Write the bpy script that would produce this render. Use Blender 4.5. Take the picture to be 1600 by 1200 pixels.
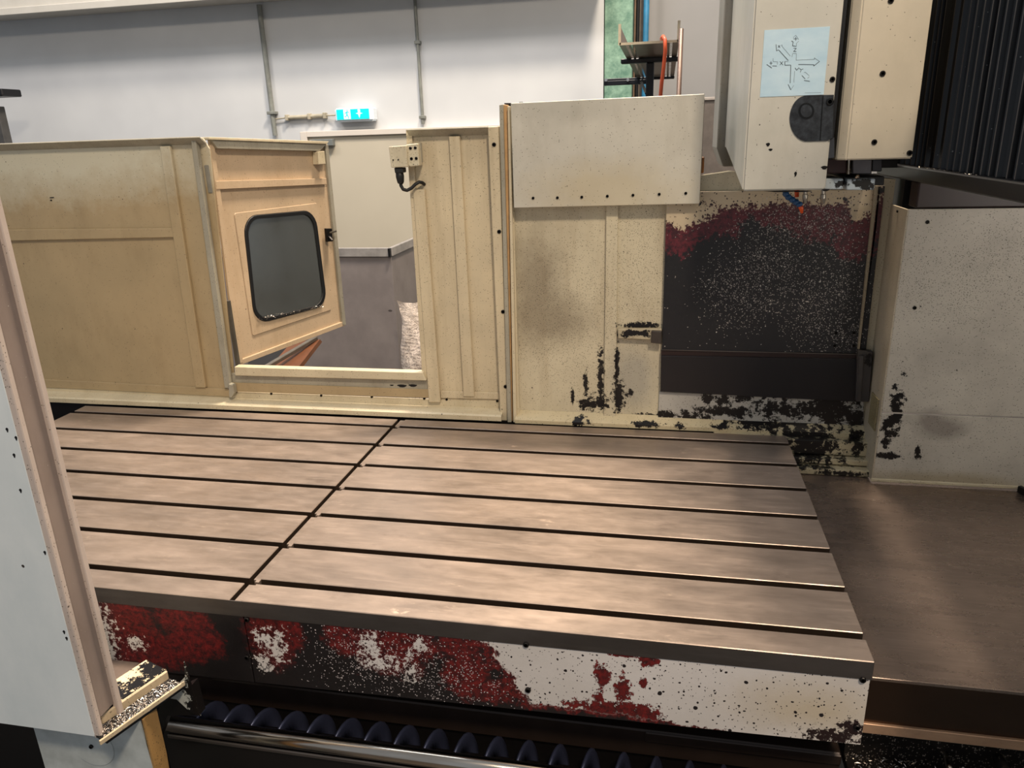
import bpy, bmesh, math, random
import numpy as np
from mathutils import Vector, Matrix, Euler
random.seed(7)
S = bpy.context.scene
for o in list(bpy.data.objects): bpy.data.objects.remove(o)
COL = S.collection
# ------------------------------------------------------------------ camera
F_PX = 1164.603
CAM_LOC = Vector((0.82632, -1.25533, 0.88677))
CAM_ROT = Euler((1.25021188, 0.0307876543, 0.193958714), 'XYZ')
cd = bpy.data.cameras.new('camera'); cam = bpy.data.objects.new('camera', cd); COL.objects.link(cam)
cam.location = CAM_LOC; cam.rotation_euler = CAM_ROT
cd.sensor_width = 36.0; cd.lens = F_PX * 36.0 / 1600.0; cd.clip_start = 0.02; cd.clip_end = 100
S.camera = cam
# ------------------------------------------------------------------ light
S.view_settings.view_transform = 'Standard'; S.view_settings.look = 'None'
S.view_settings.gamma = 1.0; S.view_settings.use_curve_mapping = False
S.view_settings.exposure = 0.0
W = bpy.data.worlds.new('world'); S.world = W; W.use_nodes = True
bg = W.node_tree.nodes['Background']; bg.inputs[0].default_value = (0.68, 0.74, 0.82, 1); bg.inputs[1].default_value = 0.45
def area(name, loc, target, size, power, col, size_y=None):
    l = bpy.data.lights.new(name, 'AREA'); l.energy = power; l.color = col; l.size = size
    if size_y: l.shape = 'RECTANGLE'; l.size_y = size_y
    o = bpy.data.objects.new(name, l); COL.objects.link(o); o.location = loc
    o.rotation_euler = (Vector(target) - Vector(loc)).to_track_quat('-Z', 'Y').to_euler(); return o
WARM = (1.0, 0.84, 0.66)
area('hall_lamp_front', (2.1, -2.8, 4.5), (0.0, 0.9, 0.5), 0.5, 200, WARM)
area('hall_lamp_overhead', (1.15, 2.2, 6.4), (0.5, 0.3, 0), 0.8, 760, WARM)
area('hall_lamp_rear', (-0.6, 2.0, 5.2), (-1.4, 5.0, 0.4), 0.6, 115, (1.0, 0.88, 0.78))
area('hall_lamp_rear_left', (-4.2, 2.0, 5.2), (-4.2, 5.0, 0.4), 0.6, 105, (1.0, 0.88, 0.78))
area('soft_fill_rear', (-1.5, 1.5, 6.5), (-1.5, 5.0, 1.6), 3.0, 170, (0.80, 0.90, 1.0))  # large soft fill, added to lighten the back wall
area('added_lamp_right', (1.95, 0.2, 0.72), (1.72, 0.85, 0.45), 0.16, 1.5, (1.0, 0.92, 0.84))  # unseen lamp added for the bright streak on the right panel
# ------------------------------------------------------------------ projection helpers (turn a measured pixel into a point on a real plane)
RM = CAM_ROT.to_matrix()
def hit(u, v, p0, n):
    d = RM @ Vector(((u - 800) / F_PX, -(v - 600) / F_PX, -1.0)); n = Vector(n)
    t = (Vector(p0) - CAM_LOC).dot(n) / d.dot(n); return CAM_LOC + d * t
def PY(u, v, y): return hit(u, v, (0, y, 0), (0, 1, 0))
def PX(u, v, x): return hit(u, v, (x, 0, 0), (1, 0, 0))
def PZ(u, v, z): return hit(u, v, (0, 0, z), (0, 0, 1))
# ------------------------------------------------------------------ object helpers
WLOC = {}
def setp(o, label=None, cat=None, group=None, kind=None):
    if label: o['label'] = label
    if cat: o['category'] = cat
    if group: o['group'] = group
    if kind: o['kind'] = kind
    return o
def thing(name, label, cat, loc, group=None):
    o = bpy.data.objects.new(name, None); COL.objects.link(o); o.empty_display_size = 0.05
    o.location = loc; WLOC[o] = Vector(loc); return setp(o, label, cat, group)
class MB:
    def __init__(s): s.v = []; s.f = []
    def add(s, v, f):
        n = len(s.v); s.v += [Vector(p) for p in v]; s.f += [tuple(i + n for i in q) for q in f]; return s
    def box(s, x0, x1, y0, y1, z0, z1):
        return s.add([(x0,y0,z0),(x1,y0,z0),(x1,y1,z0),(x0,y1,z0),(x0,y0,z1),(x1,y0,z1),(x1,y1,z1),(x0,y1,z1)],
                     [(0,3,2,1),(4,5,6,7),(0,1,5,4),(1,2,6,5),(2,3,7,6),(3,0,4,7)])
    def prism(s, pts, vec):
        pts = [Vector(p) for p in pts]; vec = Vector(vec); n = len(pts)
        return s.add(pts + [p + vec for p in pts], [tuple(range(n)), tuple(range(2*n-1, n-1, -1))] + [((i+1) % n, i, i+n, (i+1) % n + n) for i in range(n)])
    def strip(s, a, b, w, t, up):           # bar between a and b
        a = Vector(a); b = Vector(b); d = (b - a).normalized(); up = Vector(up); sd = d.cross(up).normalized(); up = sd.cross(d)
        q = [sd*w/2 + up*t/2, sd*w/2 - up*t/2, -sd*w/2 - up*t/2, -sd*w/2 + up*t/2]
        return s.prism([a + k for k in q], b - a)
    def tube(s, pts, r, n=12, cap=True):
        pts = [Vector(p) for p in pts]; rings = []; m = len(pts)
        rr = r if isinstance(r, (list, tuple)) else [r]*m
        t0 = (pts[1]-pts[0]).normalized(); ref = Vector((0,0,1)) if abs(t0.z) < .9 else Vector((1,0,0))
        sd = t0.cross(ref).normalized(); base = len(s.v)
        for i in range(m):
            t = (pts[min(i+1, m-1)] - pts[max(i-1, 0)]).normalized()
            sd = (sd - t * sd.dot(t)).normalized(); up = t.cross(sd)
            for k in range(n):
                a = 2*math.pi*k/n; s.v.append(pts[i] + (sd*math.cos(a) + up*math.sin(a))*rr[i])
        for i in range(m-1):
            for k in range(n):
                s.f.append((base+i*n+k, base+i*n+(k+1) % n, base+(i+1)*n+(k+1) % n, base+(i+1)*n+k))
        if cap: s.f.append(tuple(base+k for k in range(n-1, -1, -1))); s.f.append(tuple(base+(m-1)*n+k for k in range(n)))
        return s
    def build(s, name, mat, parent=None, bevel=0, seg=1, smooth=False, keep=None):
        V = s.v; xs = [p.x for p in V]; ys = [p.y for p in V]; zs = [p.z for p in V]
        c = Vector(((min(xs)+max(xs))/2, (min(ys)+max(ys))/2, min(zs)))
        me = bpy.data.meshes.new(name); me.from_pydata([tuple(p - c) for p in V], [], s.f)
        bm = bmesh.new(); bm.from_mesh(me); bmesh.ops.recalc_face_normals(bm, faces=bm.faces)
        if bevel: bmesh.ops.bevel(bm, geom=[e for e in bm.edges if len(e.link_faces) == 2 and e.calc_face_angle(0) > 0.5], offset=bevel, segments=seg, affect='EDGES', clamp_overlap=True)
        bm.to_mesh(me); bm.free()
        if smooth:
            for p in me.polygons: p.use_smooth = True
        o = bpy.data.objects.new(name, me); COL.objects.link(o); me.materials.append(mat)
        WLOC[o] = c.copy()
        if parent: o.parent = parent; o.location = c - WLOC[parent]
        else: o.location = c
        return o
def box(name, m, parent, x0, x1, y0, y1, z0, z1, bevel=0.0, **k): return MB().box(x0,x1,y0,y1,z0,z1).build(name, m, parent, bevel, **k)
def pan(name, m, parent, px, y, depth, bevel=0.0, **k):     # outline given by pixels on the plane y, extruded away from the viewer
    return MB().prism([PY(u, v, y) for u, v in px], (0, depth, 0)).build(name, m, parent, bevel, **k)
def rrect(c, n=6, r=.2):                                     # rounded quad (bilinear) in arbitrary point space
    a, b, c2, d = [Vector(p) for p in c]; out = []
    def bl(s, t): return a*(1-s)*(1-t) + b*s*(1-t) + c2*s*t + d*(1-s)*t
    for (cx, cy, a0) in ((r, r, 180), (1-r, r, 270), (1-r, 1-r, 0), (r, 1-r, 90)):
        for i in range(n+1):
            t = math.radians(a0 + 90*i/n); out.append(bl(cx + r*math.cos(t), cy + r*math.sin(t)))
    return out
# ------------------------------------------------------------------ materials
def lin(c):
    f = lambda x: x/12.92 if x <= .04045 else ((x+.055)/1.055)**2.4
    return tuple(f(v/255.0) for v in c) + (1.0,)
class M:
    def __init__(s, name, rough=.5, metal=0.0, spec=.5):
        s.m = bpy.data.materials.new(name); s.m.use_nodes = True; s.t = s.m.node_tree; s.b = s.t.nodes['Principled BSDF']
        s.b.inputs['Roughness'].default_value = rough; s.b.inputs['Metallic'].default_value = metal
        s.b.inputs['Specular IOR Level'].default_value = spec
        s.pos = s.n('ShaderNodeNewGeometry').outputs['Position']; s.bumps = None
    def n(s, t, **k):
        x = s.t.nodes.new(t)
        for a, b in k.items(): setattr(x, a, b)
        return x
    def l(s, a, b): s.t.links.new(a, b)
    def val(s, sock, v):
        if isinstance(v, (int, float)): sock.default_value = v
        else: s.l(v, sock)
    def math(s, op, a, b=0.0, c=None, clamp=False):
        x = s.n('ShaderNodeMath', operation=op, use_clamp=clamp); s.val(x.inputs[0], a); s.val(x.inputs[1], b)
        if c is not None: s.val(x.inputs[2], c)
        return x.outputs[0]
    def map(s, scale=(1,1,1)):
        x = s.n('ShaderNodeMapping'); s.l(s.pos, x.inputs[0]); x.inputs['Scale'].default_value = scale; return x.outputs[0]
    def noise(s, scale, detail=4, rough=.6, stretch=(1,1,1), dist=0.0):
        x = s.n('ShaderNodeTexNoise'); s.l(s.map(stretch), x.inputs['Vector']); x.inputs['Scale'].default_value = scale
        x.inputs['Detail'].default_value = detail; x.inputs['Roughness'].default_value = rough; x.inputs['Distortion'].default_value = dist
        return x.outputs['Fac']
    def ramp(s, v, a, b, lo=0.0, hi=1.0):
        x = s.n('ShaderNodeMapRange'); x.clamp = True; s.val(x.inputs[0], v)
        for i, q in enumerate((a, b, lo, hi)): x.inputs[i+1].default_value = q
        return x.outputs[0]
    def mix(s, f, a, b):
        x = s.n('ShaderNodeMix', data_type='RGBA'); s.val(x.inputs[0], f)
        for i, c in ((6, a), (7, b)):
            if isinstance(c, tuple): x.inputs[i].default_value = c if len(c) == 4 and max(c) <= 1.0 else lin(c)
            else: s.l(c, x.inputs[i])
        return x.outputs[2]
    def dots(s, scale, size, density=None, stretch=(1,1,1)):   # random specks; density 0..1 socket thins them out
        x = s.n('ShaderNodeTexVoronoi'); s.l(s.map(stretch), x.inputs['Vector']); x.inputs['Scale'].default_value = scale
        d = s.math('LESS_THAN', x.outputs['Distance'], s.math('MULTIPLY', s.ramp(s.noise(scale*.9, 2), .35, .65, .4, 1.7), size))
        if density is None: return d
        sep = s.n('ShaderNodeSeparateColor'); s.l(x.outputs['Color'], sep.inputs[0])
        return s.math('MULTIPLY', d, s.math('LESS_THAN', sep.outputs[0], density))
    def blobs(s, lst):                                          # lst: (point, rx, rz): union of soft ellipsoids
        out = None
        for p, rx, rz in lst:
            a = s.n('ShaderNodeVectorMath', operation='SUBTRACT'); s.l(s.pos, a.inputs[0]); a.inputs[1].default_value = p
            b = s.n('ShaderNodeVectorMath', operation='MULTIPLY'); s.l(a.outputs[0], b.inputs[0]); b.inputs[1].default_value = (1/rx, 1/max(rx, .02)*.3, 1/rz)
            c = s.n('ShaderNodeVectorMath', operation='LENGTH'); s.l(b.outputs[0], c.inputs[0])
            v = s.math('SUBTRACT', 1.0, c.outputs['Value'])
            out = v if out is None else s.math('MAXIMUM', out, v)
        return out
    def half(s, p, q):                                          # signed metres below (-) / above (+) the line p-q seen in the XZ plane
        d = (q - p); n = Vector((-d.z, 0, d.x)).normalized()
        a = s.n('ShaderNodeVectorMath', operation='SUBTRACT'); s.l(s.pos, a.inputs[0]); a.inputs[1].default_value = p
        b = s.n('ShaderNodeVectorMath', operation='DOT_PRODUCT'); s.l(a.outputs[0], b.inputs[0]); b.inputs[1].default_value = n
        return b.outputs['Value']
    def col(s, c):
        if isinstance(c, tuple): s.b.inputs['Base Color'].default_value = lin(c)
        else: s.l(c, s.b.inputs['Base Color'])
        return s
    def rough(s, v): s.val(s.b.inputs['Roughness'], v); return s
    def bump(s, h, strength=.3, dist=.002):
        x = s.n('ShaderNodeBump'); x.inputs['Strength'].default_value = strength; x.inputs['Distance'].default_value = dist
        s.l(h, x.inputs['Height']); s.l(x.outputs[0], s.b.inputs['Normal']); return s
def solid(name, c, rough=.5, metal=0.0, spec=.5, var=0.08, sc=14):
    m = M(name, rough, metal, spec); dk = tuple(int(v*(1-var*2.0)) for v in c); lt = tuple(min(255, int(v*(1+var*.5))) for v in c)
    m.col(m.mix(m.ramp(m.noise(sc, 5), .3, .7), dk, lt)); return m.m
def paint(name, c, var=.06, speck=.10, dirt=(110, 92, 60), dirt_amt=.5, rough=.42, stretch=(1,1,.35), chips=None, chipn=(70, .8), gain=.5, zones=None, specden=None, speckcol=(60, 55, 45)):
    """aged machine enamel: mottled colour, vertical grime, small specks, optional peeled areas"""
    m = M(name, rough, 0, .4); lt = tuple(min(255, int(v*(1+var))) for v in c); dk = tuple(int(v*(1-var)) for v in c)
    base = m.mix(m.ramp(m.noise(5, 5), .3, .7), dk, lt)
    g = m.ramp(m.noise(9, 7, .7, stretch), .48, .8, 0, dirt_amt)
    base = m.mix(g, base, dirt)
    if zones:
        for zc, amt, bl in zones:
            zz = m.math('ADD', m.blobs(bl), m.math('MULTIPLY', m.math('SUBTRACT', m.noise(14, 6, .7), .5), .9))
            base = m.mix(m.ramp(zz, 0, .7, 0, amt), base, zc)
    if speck:
        den = speck
        if specden:
            den = m.math('ADD', m.ramp(m.blobs(specden), 0, .6, 0, .55), speck)
        base = m.mix(m.math('MULTIPLY', m.dots(290, .26, den), .7), base, speckcol)
        base = m.mix(m.math('MULTIPLY', m.dots(80, .12, speck*.28), .85), base, (45, 38, 34))
    if chips:
        z = m.math('ADD', m.blobs(chips), m.math('MULTIPLY', m.math('SUBTRACT', m.noise(chipn[0]*.6, 7, .78), .5), chipn[1]*14))
        k = m.ramp(z, 0.12, .18)
        base = m.mix(k, base, (20, 17, 17)); m.rough(m.ramp(k, 0, 1, rough, .3)); m.bump(m.math('SUBTRACT', 1.0, k), .5, .002)
    m.col(base); return m.m
def bl(y, *lst):       # (u, v, ru, rv) pixel ellipses -> world blobs on plane y
    out = []
    for u, v, ru, rv in lst:
        p = PY(u, v, y); out.append((p, abs(PY(u+ru, v, y).x - p.x), abs(PY(u, v+rv, y).z - p.z)))
    return out
black = solid('black_metal', (22, 22, 25), .4, .3)
rubber = solid('black_rubber', (14, 14, 15), .55)
dark_screw = solid('screw_steel', (38, 34, 32), .4, .7)
soot = solid('dark_oily_iron', (17, 13, 12), .45, .2)
# steel of the table
def steel(name, c=(158, 141, 128), rough=.38, metal=.65, scratch=.85):
    m = M(name, rough, metal, .5)
    n1 = m.ramp(m.noise(5, 6, .65, (.5, 1.2, 1)), .3, .75)
    base = m.mix(n1, tuple(int(v*.86) for v in c), tuple(int(v*1.14) for v in c))
    st = m.noise(60, 4, .6, (.10, 1.6, 1), .2); base = m.mix(m.ramp(st, .52, .72, 0, .22), base, tuple(min(255, int(v*1.3)) for v in c))
    pat = m.ramp(m.noise(4, 5, .7), .55, .72); sc = m.ramp(m.noise(48, 6, .75, (.35, 1.3, 1), .6), .56, .64)
    base = m.mix(m.math('MULTIPLY', m.math('MULTIPLY', pat, sc), scratch), base, (226, 200, 178))
    dk = m.ramp(m.noise(11, 5, .7, (.6, 1.3, 1)), .58, .75, 0, .35); base = m.mix(dk, base, (84, 70, 62))
    m.col(base); m.rough(m.ramp(m.noise(22, 5, .7, (.4, 1.2, 1)), .3, .7, rough-.08, rough+.12)); m.bump(st, .08, .001); return m.m
M_steel = steel('ground_steel'); M_edge = steel('milled_edge_steel', (96, 90, 86), .42, .8, 0.0)
M_cover = steel('way_cover_steel', (144, 126, 114), .27, .75, .05)
M_cream = paint('cream_enamel', (186, 176, 152), speck=.12)
M_tan = paint('tan_enamel', (170, 150, 116), .03, .06, (120, 98, 66), .35, zones=[((206, 202, 182), .8, bl(1.02, (80, 240, 420, 90)))])
M_tray = paint('cream_drip_tray_enamel', (202, 189, 160), .05, .12, (150, 125, 80), .4)
M_door = paint('peach_enamel', (196, 172, 142), .05, .08, (150, 118, 78), .35)
M_flange = paint('grey_green_enamel', (158, 152, 136), .06, .15, (95, 86, 70), .5)
M_white = paint('white_enamel', (203, 198, 184), .05, .08, (150, 144, 128), .4)
# ================================================================== SETTING
m = M('concrete_floor', .6); m.col(m.mix(m.noise(3, 6), (58, 55, 52), (86, 82, 78)))
setp(box('floor', m.m, None, -7, 7, -5, 7, -1.0, -0.95), kind='structure')
m = M('painted_wall', .75); m.col(m.mix(m.ramp(m.noise(1.2, 3), .3, .7), (186, 188, 190), (200, 202, 203))); WALL = m.m
setp(box('wall_back', WALL, None, -7, PY(943, 80, 5).x, 5.0, 5.2, -.95, 4.2), kind='structure')
m = M('grey_niche_wall', .7); m.col(m.mix(m.noise(1.5, 3), (126, 125, 124), (142, 141, 140)))
setp(box('wall_right', m.m, None, PY(943, 80, 5).x, 7, 5.35, 5.5, -.95, 4.2), kind='structure')
beam = M('beam_paint', .7); beam.col(beam.mix(beam.noise(6, 5), (176, 172, 162), (196, 192, 184)))
setp(box('trim_1', beam.m, None, -7, .32, 4.7, 4.995, 1.99, 2.5, .004), kind='structure')
setp(box('trim_2', beam.m, None, -7, .32, 4.67, 4.701, 1.975, 2.03, .004), kind='structure')
# exit door on the back wall
m = M('door_enamel', .55); m.col(m.mix(m.noise(2, 3), (176, 168, 150), (190, 182, 164)))
fr = M('door_frame_enamel', .5); fr.col(fr.mix(fr.noise(4), (196, 188, 178), (212, 205, 196)))
x0 = PY(470, 207, 4.95).x; x1 = PY(800, 200, 4.95).x; zt = PY(470, 206, 4.95).z
d1 = setp(box('door_1', m.m, None, x0+.05, x1-.05, 4.955, 4.998, -.95, zt-.045, .002), kind='structure')
fb = MB().box(x0, x0+.06, 4.93, 4.999, -.95, zt).box(x1-.06, x1, 4.93, 4.999, -.95, zt).box(x0+.06, x1-.06, 4.93, 4.999, zt-.045, zt)
fb.build('door_frame', fr.m, d1, .003)
box('door_closer', solid('closer_grey', (120, 124, 122), .4), d1, x0+.09, x0+.3, 4.90, 4.955, zt-.12, zt-.065, .004)
# ------------------------------------------------------------------ conduits, exit sign
M_pipe = solid('conduit_grey', (128, 130, 124), .5)
M_pipe2 = solid('conduit_cream', (176, 168, 148), .5)
def conduit(label, pts, r, clips, mt):
    t = thing('cable_conduit', label, 'conduit', pts[0], 'conduits on the back wall'); MB().tube(pts, r, 12).build('pipe', mt, t, smooth=False)
    for c in clips:
        MB().box(c[0]-r*1.9, c[0]+r*1.9, c[1]-r*1.5, 5.0, c[2]-.012, c[2]+.012).build('clip', mt, t, .003)
    return t
def vcon(ub, vb, ut, z2, r, lab, clipz):
    p = PY(ub, vb, 4.97); conduit(lab, [(p.x, 4.97, p.z), (p.x, 4.97, z2)], r, [(p.x, 4.97, z) for z in clipz], M_pipe)
vcon(430, 212, 404, 1.97, .020, 'grey vertical conduit left of the green exit sign', (1.14,))
p1 = PY(661, 196, 4.975)
conduit('thin grey vertical conduit right of the green exit sign ending at the door frame', [(p1.x, 4.975, p1.z+.01), (p1.x, 4.975, 1.97)], .013, [(p1.x, 4.975, z) for z in (1.06, 1.62)], M_pipe)
pa = PY(431, 186, 4.975); pb = PY(447, 184, 4.975); pc = PY(510, 180.5, 4.975); pd = PY(524, 180, 4.96)
t = thing('cable_conduit', 'short horizontal cream conduit feeding the exit sign', 'conduit', pa, 'conduits on the back wall')
MB().tube([pb, pc], .016, 12).build('pipe', M_pipe2, t)
MB().tube([pa, pb], .006, 8).build('wire', M_pipe2, t); MB().tube([pc, pd], .006, 8).build('wire', M_pipe2, t)
for u in (449, 484, 508):
    q = PY(u, 184 - (u-447)*.055, 4.975); MB().box(q.x-.012, q.x+.012, 4.95, 5.0, q.z-.024, q.z+.024).build('clip', M_pipe2, t, .003)
# exit sign
ye = 4.90
e0 = PY(522, 168, ye); e1 = PY(584, 188, ye)
es = thing('exit_sign', 'lit green exit sign with running man and down arrow', 'sign', ((e0.x+e1.x)/2, 4.95, e1.z))
hs = M('sign_housing', .4); hs.col((222, 232, 240))
w = e1.x-e0.x; zb = PY(524, 191, ye).z; zt2 = PY(524, 169, ye).z
box('housing', hs.m, es, e0.x, e1.x, ye, 4.998, zb, zt2, .012, seg=3)
def emis(name, c, st):
    m = M(name, .4); m.col(c); m.b.inputs['Emission Color'].default_value = lin(c); m.b.inputs['Emission Strength'].default_value = st; return m.m
teal = emis('lit_green_acrylic', (0, 196, 190), .85); lw = emis('lit_white_acrylic', (222, 250, 252), .9)
a0 = e0.x+.018; a1 = e1.x-.035; b0 = zb+.018; b1 = zt2-.012
box('sign_face', teal, es, a0, a1, ye-.004, ye+.001, b0, b1)
hgt = b1-b0; wx = (a1-a0)
sx0 = a0+wx*.22; sx1 = a0+wx*.43
box('doorway_symbol', lw, es, sx0, sx1, ye-.0055, ye-.004, b0+.003, b1-.003)
def flat(polys, y, mt, name, par, X, Z, sx, sz, th=.0015):
    mb = MB()
    for pl in polys: mb.prism([(X+a*sx, y, Z+b*sz) for a, b in pl], (0, th, 0))
    return mb.build(name, mt, par)
man = [[(.50,.80),(.60,.80),(.63,.90),(.56,.96),(.48,.90)], [(.42,.75),(.60,.78),(.56,.45),(.40,.45)],
       [(.55,.74),(.80,.60),(.86,.66),(.60,.80)], [(.42,.74),(.20,.66),(.14,.52),(.22,.50),(.28,.60),(.46,.66)],
       [(.42,.48),(.56,.48),(.72,.30),(.70,.08),(.60,.08),(.60,.27),(.44,.40)], [(.40,.48),(.50,.44),(.38,.26),(.10,.22),(.10,.30),(.32,.33)]]
flat(man, ye-.007, teal, 'running_man', es, sx0, b0, sx1-sx0, hgt)
cx = a0+wx*.70; aw = wx*.10
flat([[(-.35,.95),(.35,.95),(.35,.48),(-.35,.48)], [(-1.1,.55),(-.35,.50),(0,.12),(0,.42),(-.35,.62)], [(1.1,.55),(.35,.50),(0,.12),(0,.42),(.35,.62)], [(-.36,.6),(.36,.6),(0,.1)]], ye-.006, lw, 'down_arrow', es, cx, b0, aw, hgt)
# niche: green column, brown strip, blue pipe
m = M('green_column_paint', .6)
m.col(m.mix(m.ramp(m.noise(14, 7, .75), .35, .7), (78, 116, 100), (140, 172, 152)))
gx0 = PY(944, 80, 5.02).x; gx1 = PY(988, 80, 5.02).x
setp(box('concrete_column', m.m, None, gx0+.002, gx1, 5.02, 5.34, -.95, 4.0, .004), 'mottled green concrete column behind the cable tray', 'column')
t = thing('pipe_riser', 'brown and black service strip between green column and blue pipe', 'pipe', (gx1+.05, 5.2, -.95))
q0 = gx1+.004; q3 = PY(1001, 80, 5.2).x+.02
box('back_channel', solid('grey_brown_channel', (118, 108, 98), .6), t, q0, q3, 5.22, 5.34, -.95, 4.0, .003)
box('black_pipe', black, t, q0+.015, q0+.04, 5.16, 5.22, -.95, 4.0, .006)
box('brown_edge', solid('brown_edge', (120, 96, 78), .6), t, q0, q0+.012, 5.18, 5.22, -.95, 4.0)
bx = PY(1005, 80, 5.2).x
setp(MB().tube([(bx+.02, 5.10, -.95), (bx+.02, 5.10, 4)], .022, 14).build('water_pipe', solid('blue_pipe', (52, 122, 160), .4), None, smooth=True), 'vertical blue pipe beside the green column', 'pipe')
# dark low cabinet seen between the white box and the spindle head
q = PY(1101, 157, 4.4); q2 = PY(1140, 157, 4.4)
t = thing('storage_cabinet', 'dark grey cabinet far behind the gap beside the spindle head', 'cabinet', ((q.x+q2.x)/2, 4.7, -.95))
dgm = solid('cabinet_grey', (92, 84, 78), .6)
box('body', dgm, t, q.x-.3, q2.x+.5, 4.4, 5.0, -.95, q.z, .004); box('top_panel', solid('cabinet_top', (150, 143, 136), .6), t, q.x-.31, q2.x+.51, 4.39, 5.01, q.z, q.z+.02, .003)
# far left: black projector box on a post
t = thing('post_lamp', 'black lamp head on a dark post at the far left edge', 'lamp', (-4.85, 4.4, -.95))
q = PY(19, 145, 4.4)
box('lamp_head', black, t, q.x-.55, q.x, 4.3, 4.5, q.z-.028, q.z+.028, .008)
box('lens', solid('lamp_glass', (90, 120, 110), .2), t, q.x-.30, q.x-.06, 4.296, 4.302, q.z-.02, q.z+.022, .003)
q = PY(12, 200, 4.4); box('post', solid('post_dark_grey', (70, 68, 66), .5), t, q.x-.30, q.x-.02, 4.36, 4.44, -.95, q.z+.17, .004)
# ------------------------------------------------------------------ grey bin behind the open door, sack, chute
bin_m = M('bin_grey', .55); g = bin_m.ramp(bin_m.noise(6, 5), .3, .7); cc = bin_m.mix(g, (118, 110, 108), (134, 126, 123)); cc = bin_m.mix(bin_m.dots(4, .07, .5, (1, 1, 2)), cc, (70, 64, 62)); bin_m.col(cc); bin_m = bin_m.m
rim = solid('bin_rim_grey', (150, 146, 142), .5)
c = PY(610, 387, 3.5); zr = c.z; xr = c.x
gb = thing('steel_bin', 'large grey steel bin with flat rim behind the open machine door', 'bin', (-1.8, 4, -.95))
box('front_panel', bin_m, gb, -2.9, xr, 3.5, 3.53, -.95, zr-.06, .002)
box('side_panel', bin_m, gb, xr-.03, xr, 3.53, 4.7, -.95, zr-.06, .002)
box('front_rim', rim, gb, -2.9, xr-.012, 3.488, 3.51, zr-.06, zr, .003)
box('side_rim', rim, gb, xr-.012, xr+.012, 3.50, 4.75, zr-.058, zr+.002, .004)
box('corner_gap', black, gb, xr-.012, xr+.003, 3.478, 3.5, zr-.058, zr-.003)
# sack
sm = M('paper_sack', .8)
rows = sm.n('ShaderNodeTexWave', wave_type='BANDS', bands_direction='Z'); sm.l(sm.pos, rows.inputs['Vector']); rows.inputs['Scale'].default_value = 14; rows.inputs['Distortion'].default_value = .4
ink = sm.math('MULTIPLY', sm.math('MULTIPLY', sm.ramp(rows.outputs['Fac'], .62, .75), sm.ramp(sm.noise(120, 2, .5, (1, 1, .2)), .45, .55)), sm.ramp(sm.half(PY(640, 500, 3.1), PY(670, 497, 3.1)), .0, -.01))
sm.col(sm.mix(sm.math('MULTIPLY', ink, .6), sm.mix(sm.noise(9), (214, 196, 180), (236, 220, 206)), (120, 104, 98)))
sm.bump(sm.noise(16, 6, .7, dist=1.0), .9, .03)
zs1 = PY(645, 478, 3.1).z; xl = PY(629, 520, 3.1).x
v = []; f = []; nx, nz = 20, 26; zb0 = -.95
for s_ in (0, 1):
    for j in range(nz+1):
        for i in range(nx+1):
            a = i/nx; b = j/nz; prof = (math.sin(math.pi*a)**.5) * (1 - .85*b**5) * (math.sin(math.pi*min(1, b*.9+.12))**.4)
            x = xl + .42*a + .02*math.sin(b*9) - (.03*b**3); z = zb0 + (zs1-zb0+.03)*b + .012*math.sin(a*9+b*3)
            wr = .012*math.sin(a*23+b*17)*math.sin(b*31+a*5)
            v.append((x, 3.1 + (-1 if s_ == 0 else 1)*(.085*prof + .002) + wr, z))
n1 = (nx+1)*(nz+1)
for s_ in (0, 1):
    for j in range(nz):
        for i in range(nx):
            k = s_*n1 + j*(nx+1)+i; f.append((k, k+1, k+nx+2, k+nx+1))
o = MB().add(v, f).build('paper_sack', sm.m, None, smooth=True); setp(o, 'upright white paper sack with printed text beside the grey bin', 'sack')
# brown chute under the door
t = thing('conveyor_chute', 'brown chute with grey edge rail behind the machine door bottom', 'chute', PY(450, 560, 1.5))
brn = solid('rust_brown', (112, 66, 36), .5, .2); gal = solid('galvanised', (120, 112, 102), .4, .5)
MB().prism([PY(405, 592, 1.75), PY(452, 592, 1.75), PY(500, 530, 2.2), PY(455, 535, 2.2)], (0, .02, -.02)).build('chute_floor', brn, t)
MB().strip(PY(402, 582, 1.7), PY(494, 528, 2.2), .022, .02, (0, 0, 1)).build('edge_rail', gal, t, .003)
MB().prism([PY(375, 595, 1.9), PY(420, 592, 1.9), PY(470, 525, 2.4), PY(400, 540, 2.4)], (0, .05, -.1)).build('side_wall', soot, t)
# ------------------------------------------------------------------ cable tray with orange cable
pt = M('perforated_tray', .35, .8); pt.col(pt.mix(pt.noise(20), (120, 104, 92), (160, 142, 126)))
ct = thing('cable_tray', 'perforated metal cable tray rising above the white box', 'cable tray', (.76, 1.57, 1.16))
ya, yb_, zt_ = 1.57, 3.3, 1.176; xa, xb = .658, .856
v = []; f = []; NX, NY = 21, 74
for j in range(NY+1):
    for i in range(NX+1): v.append((xa+(xb-xa)*i/NX, ya+(yb_-ya)*j/NY, zt_))
for j in range(NY):
    for i in range(NX):
        if i in (2, 4, 16, 18) and j % 2 == 1: continue
        k = j*(NX+1)+i; f.append((k, k+1, k+NX+2, k+NX+1))
MB().add(v, f).build('tray_base', pt.m, ct)
lipm = solid('tray_cut_edge', (228, 212, 184), .5)
for x in (xa, xb):
    s1 = -1 if x == xa else 1
    MB().box(min(x, x+s1*.002), max(x, x+s1*.002), ya, yb_, zt_, zt_+.062).build('side_wall', pt.m, ct)
    MB().box(x-.0045, x+.0045, ya-.002, ya+.002, zt_-.002, zt_+.064).build('cut_edge', lipm, ct)
MB().box(xa, xb, ya-.002, ya+.002, zt_-.003, zt_+.005).build('cut_edge', lipm, ct)
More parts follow.
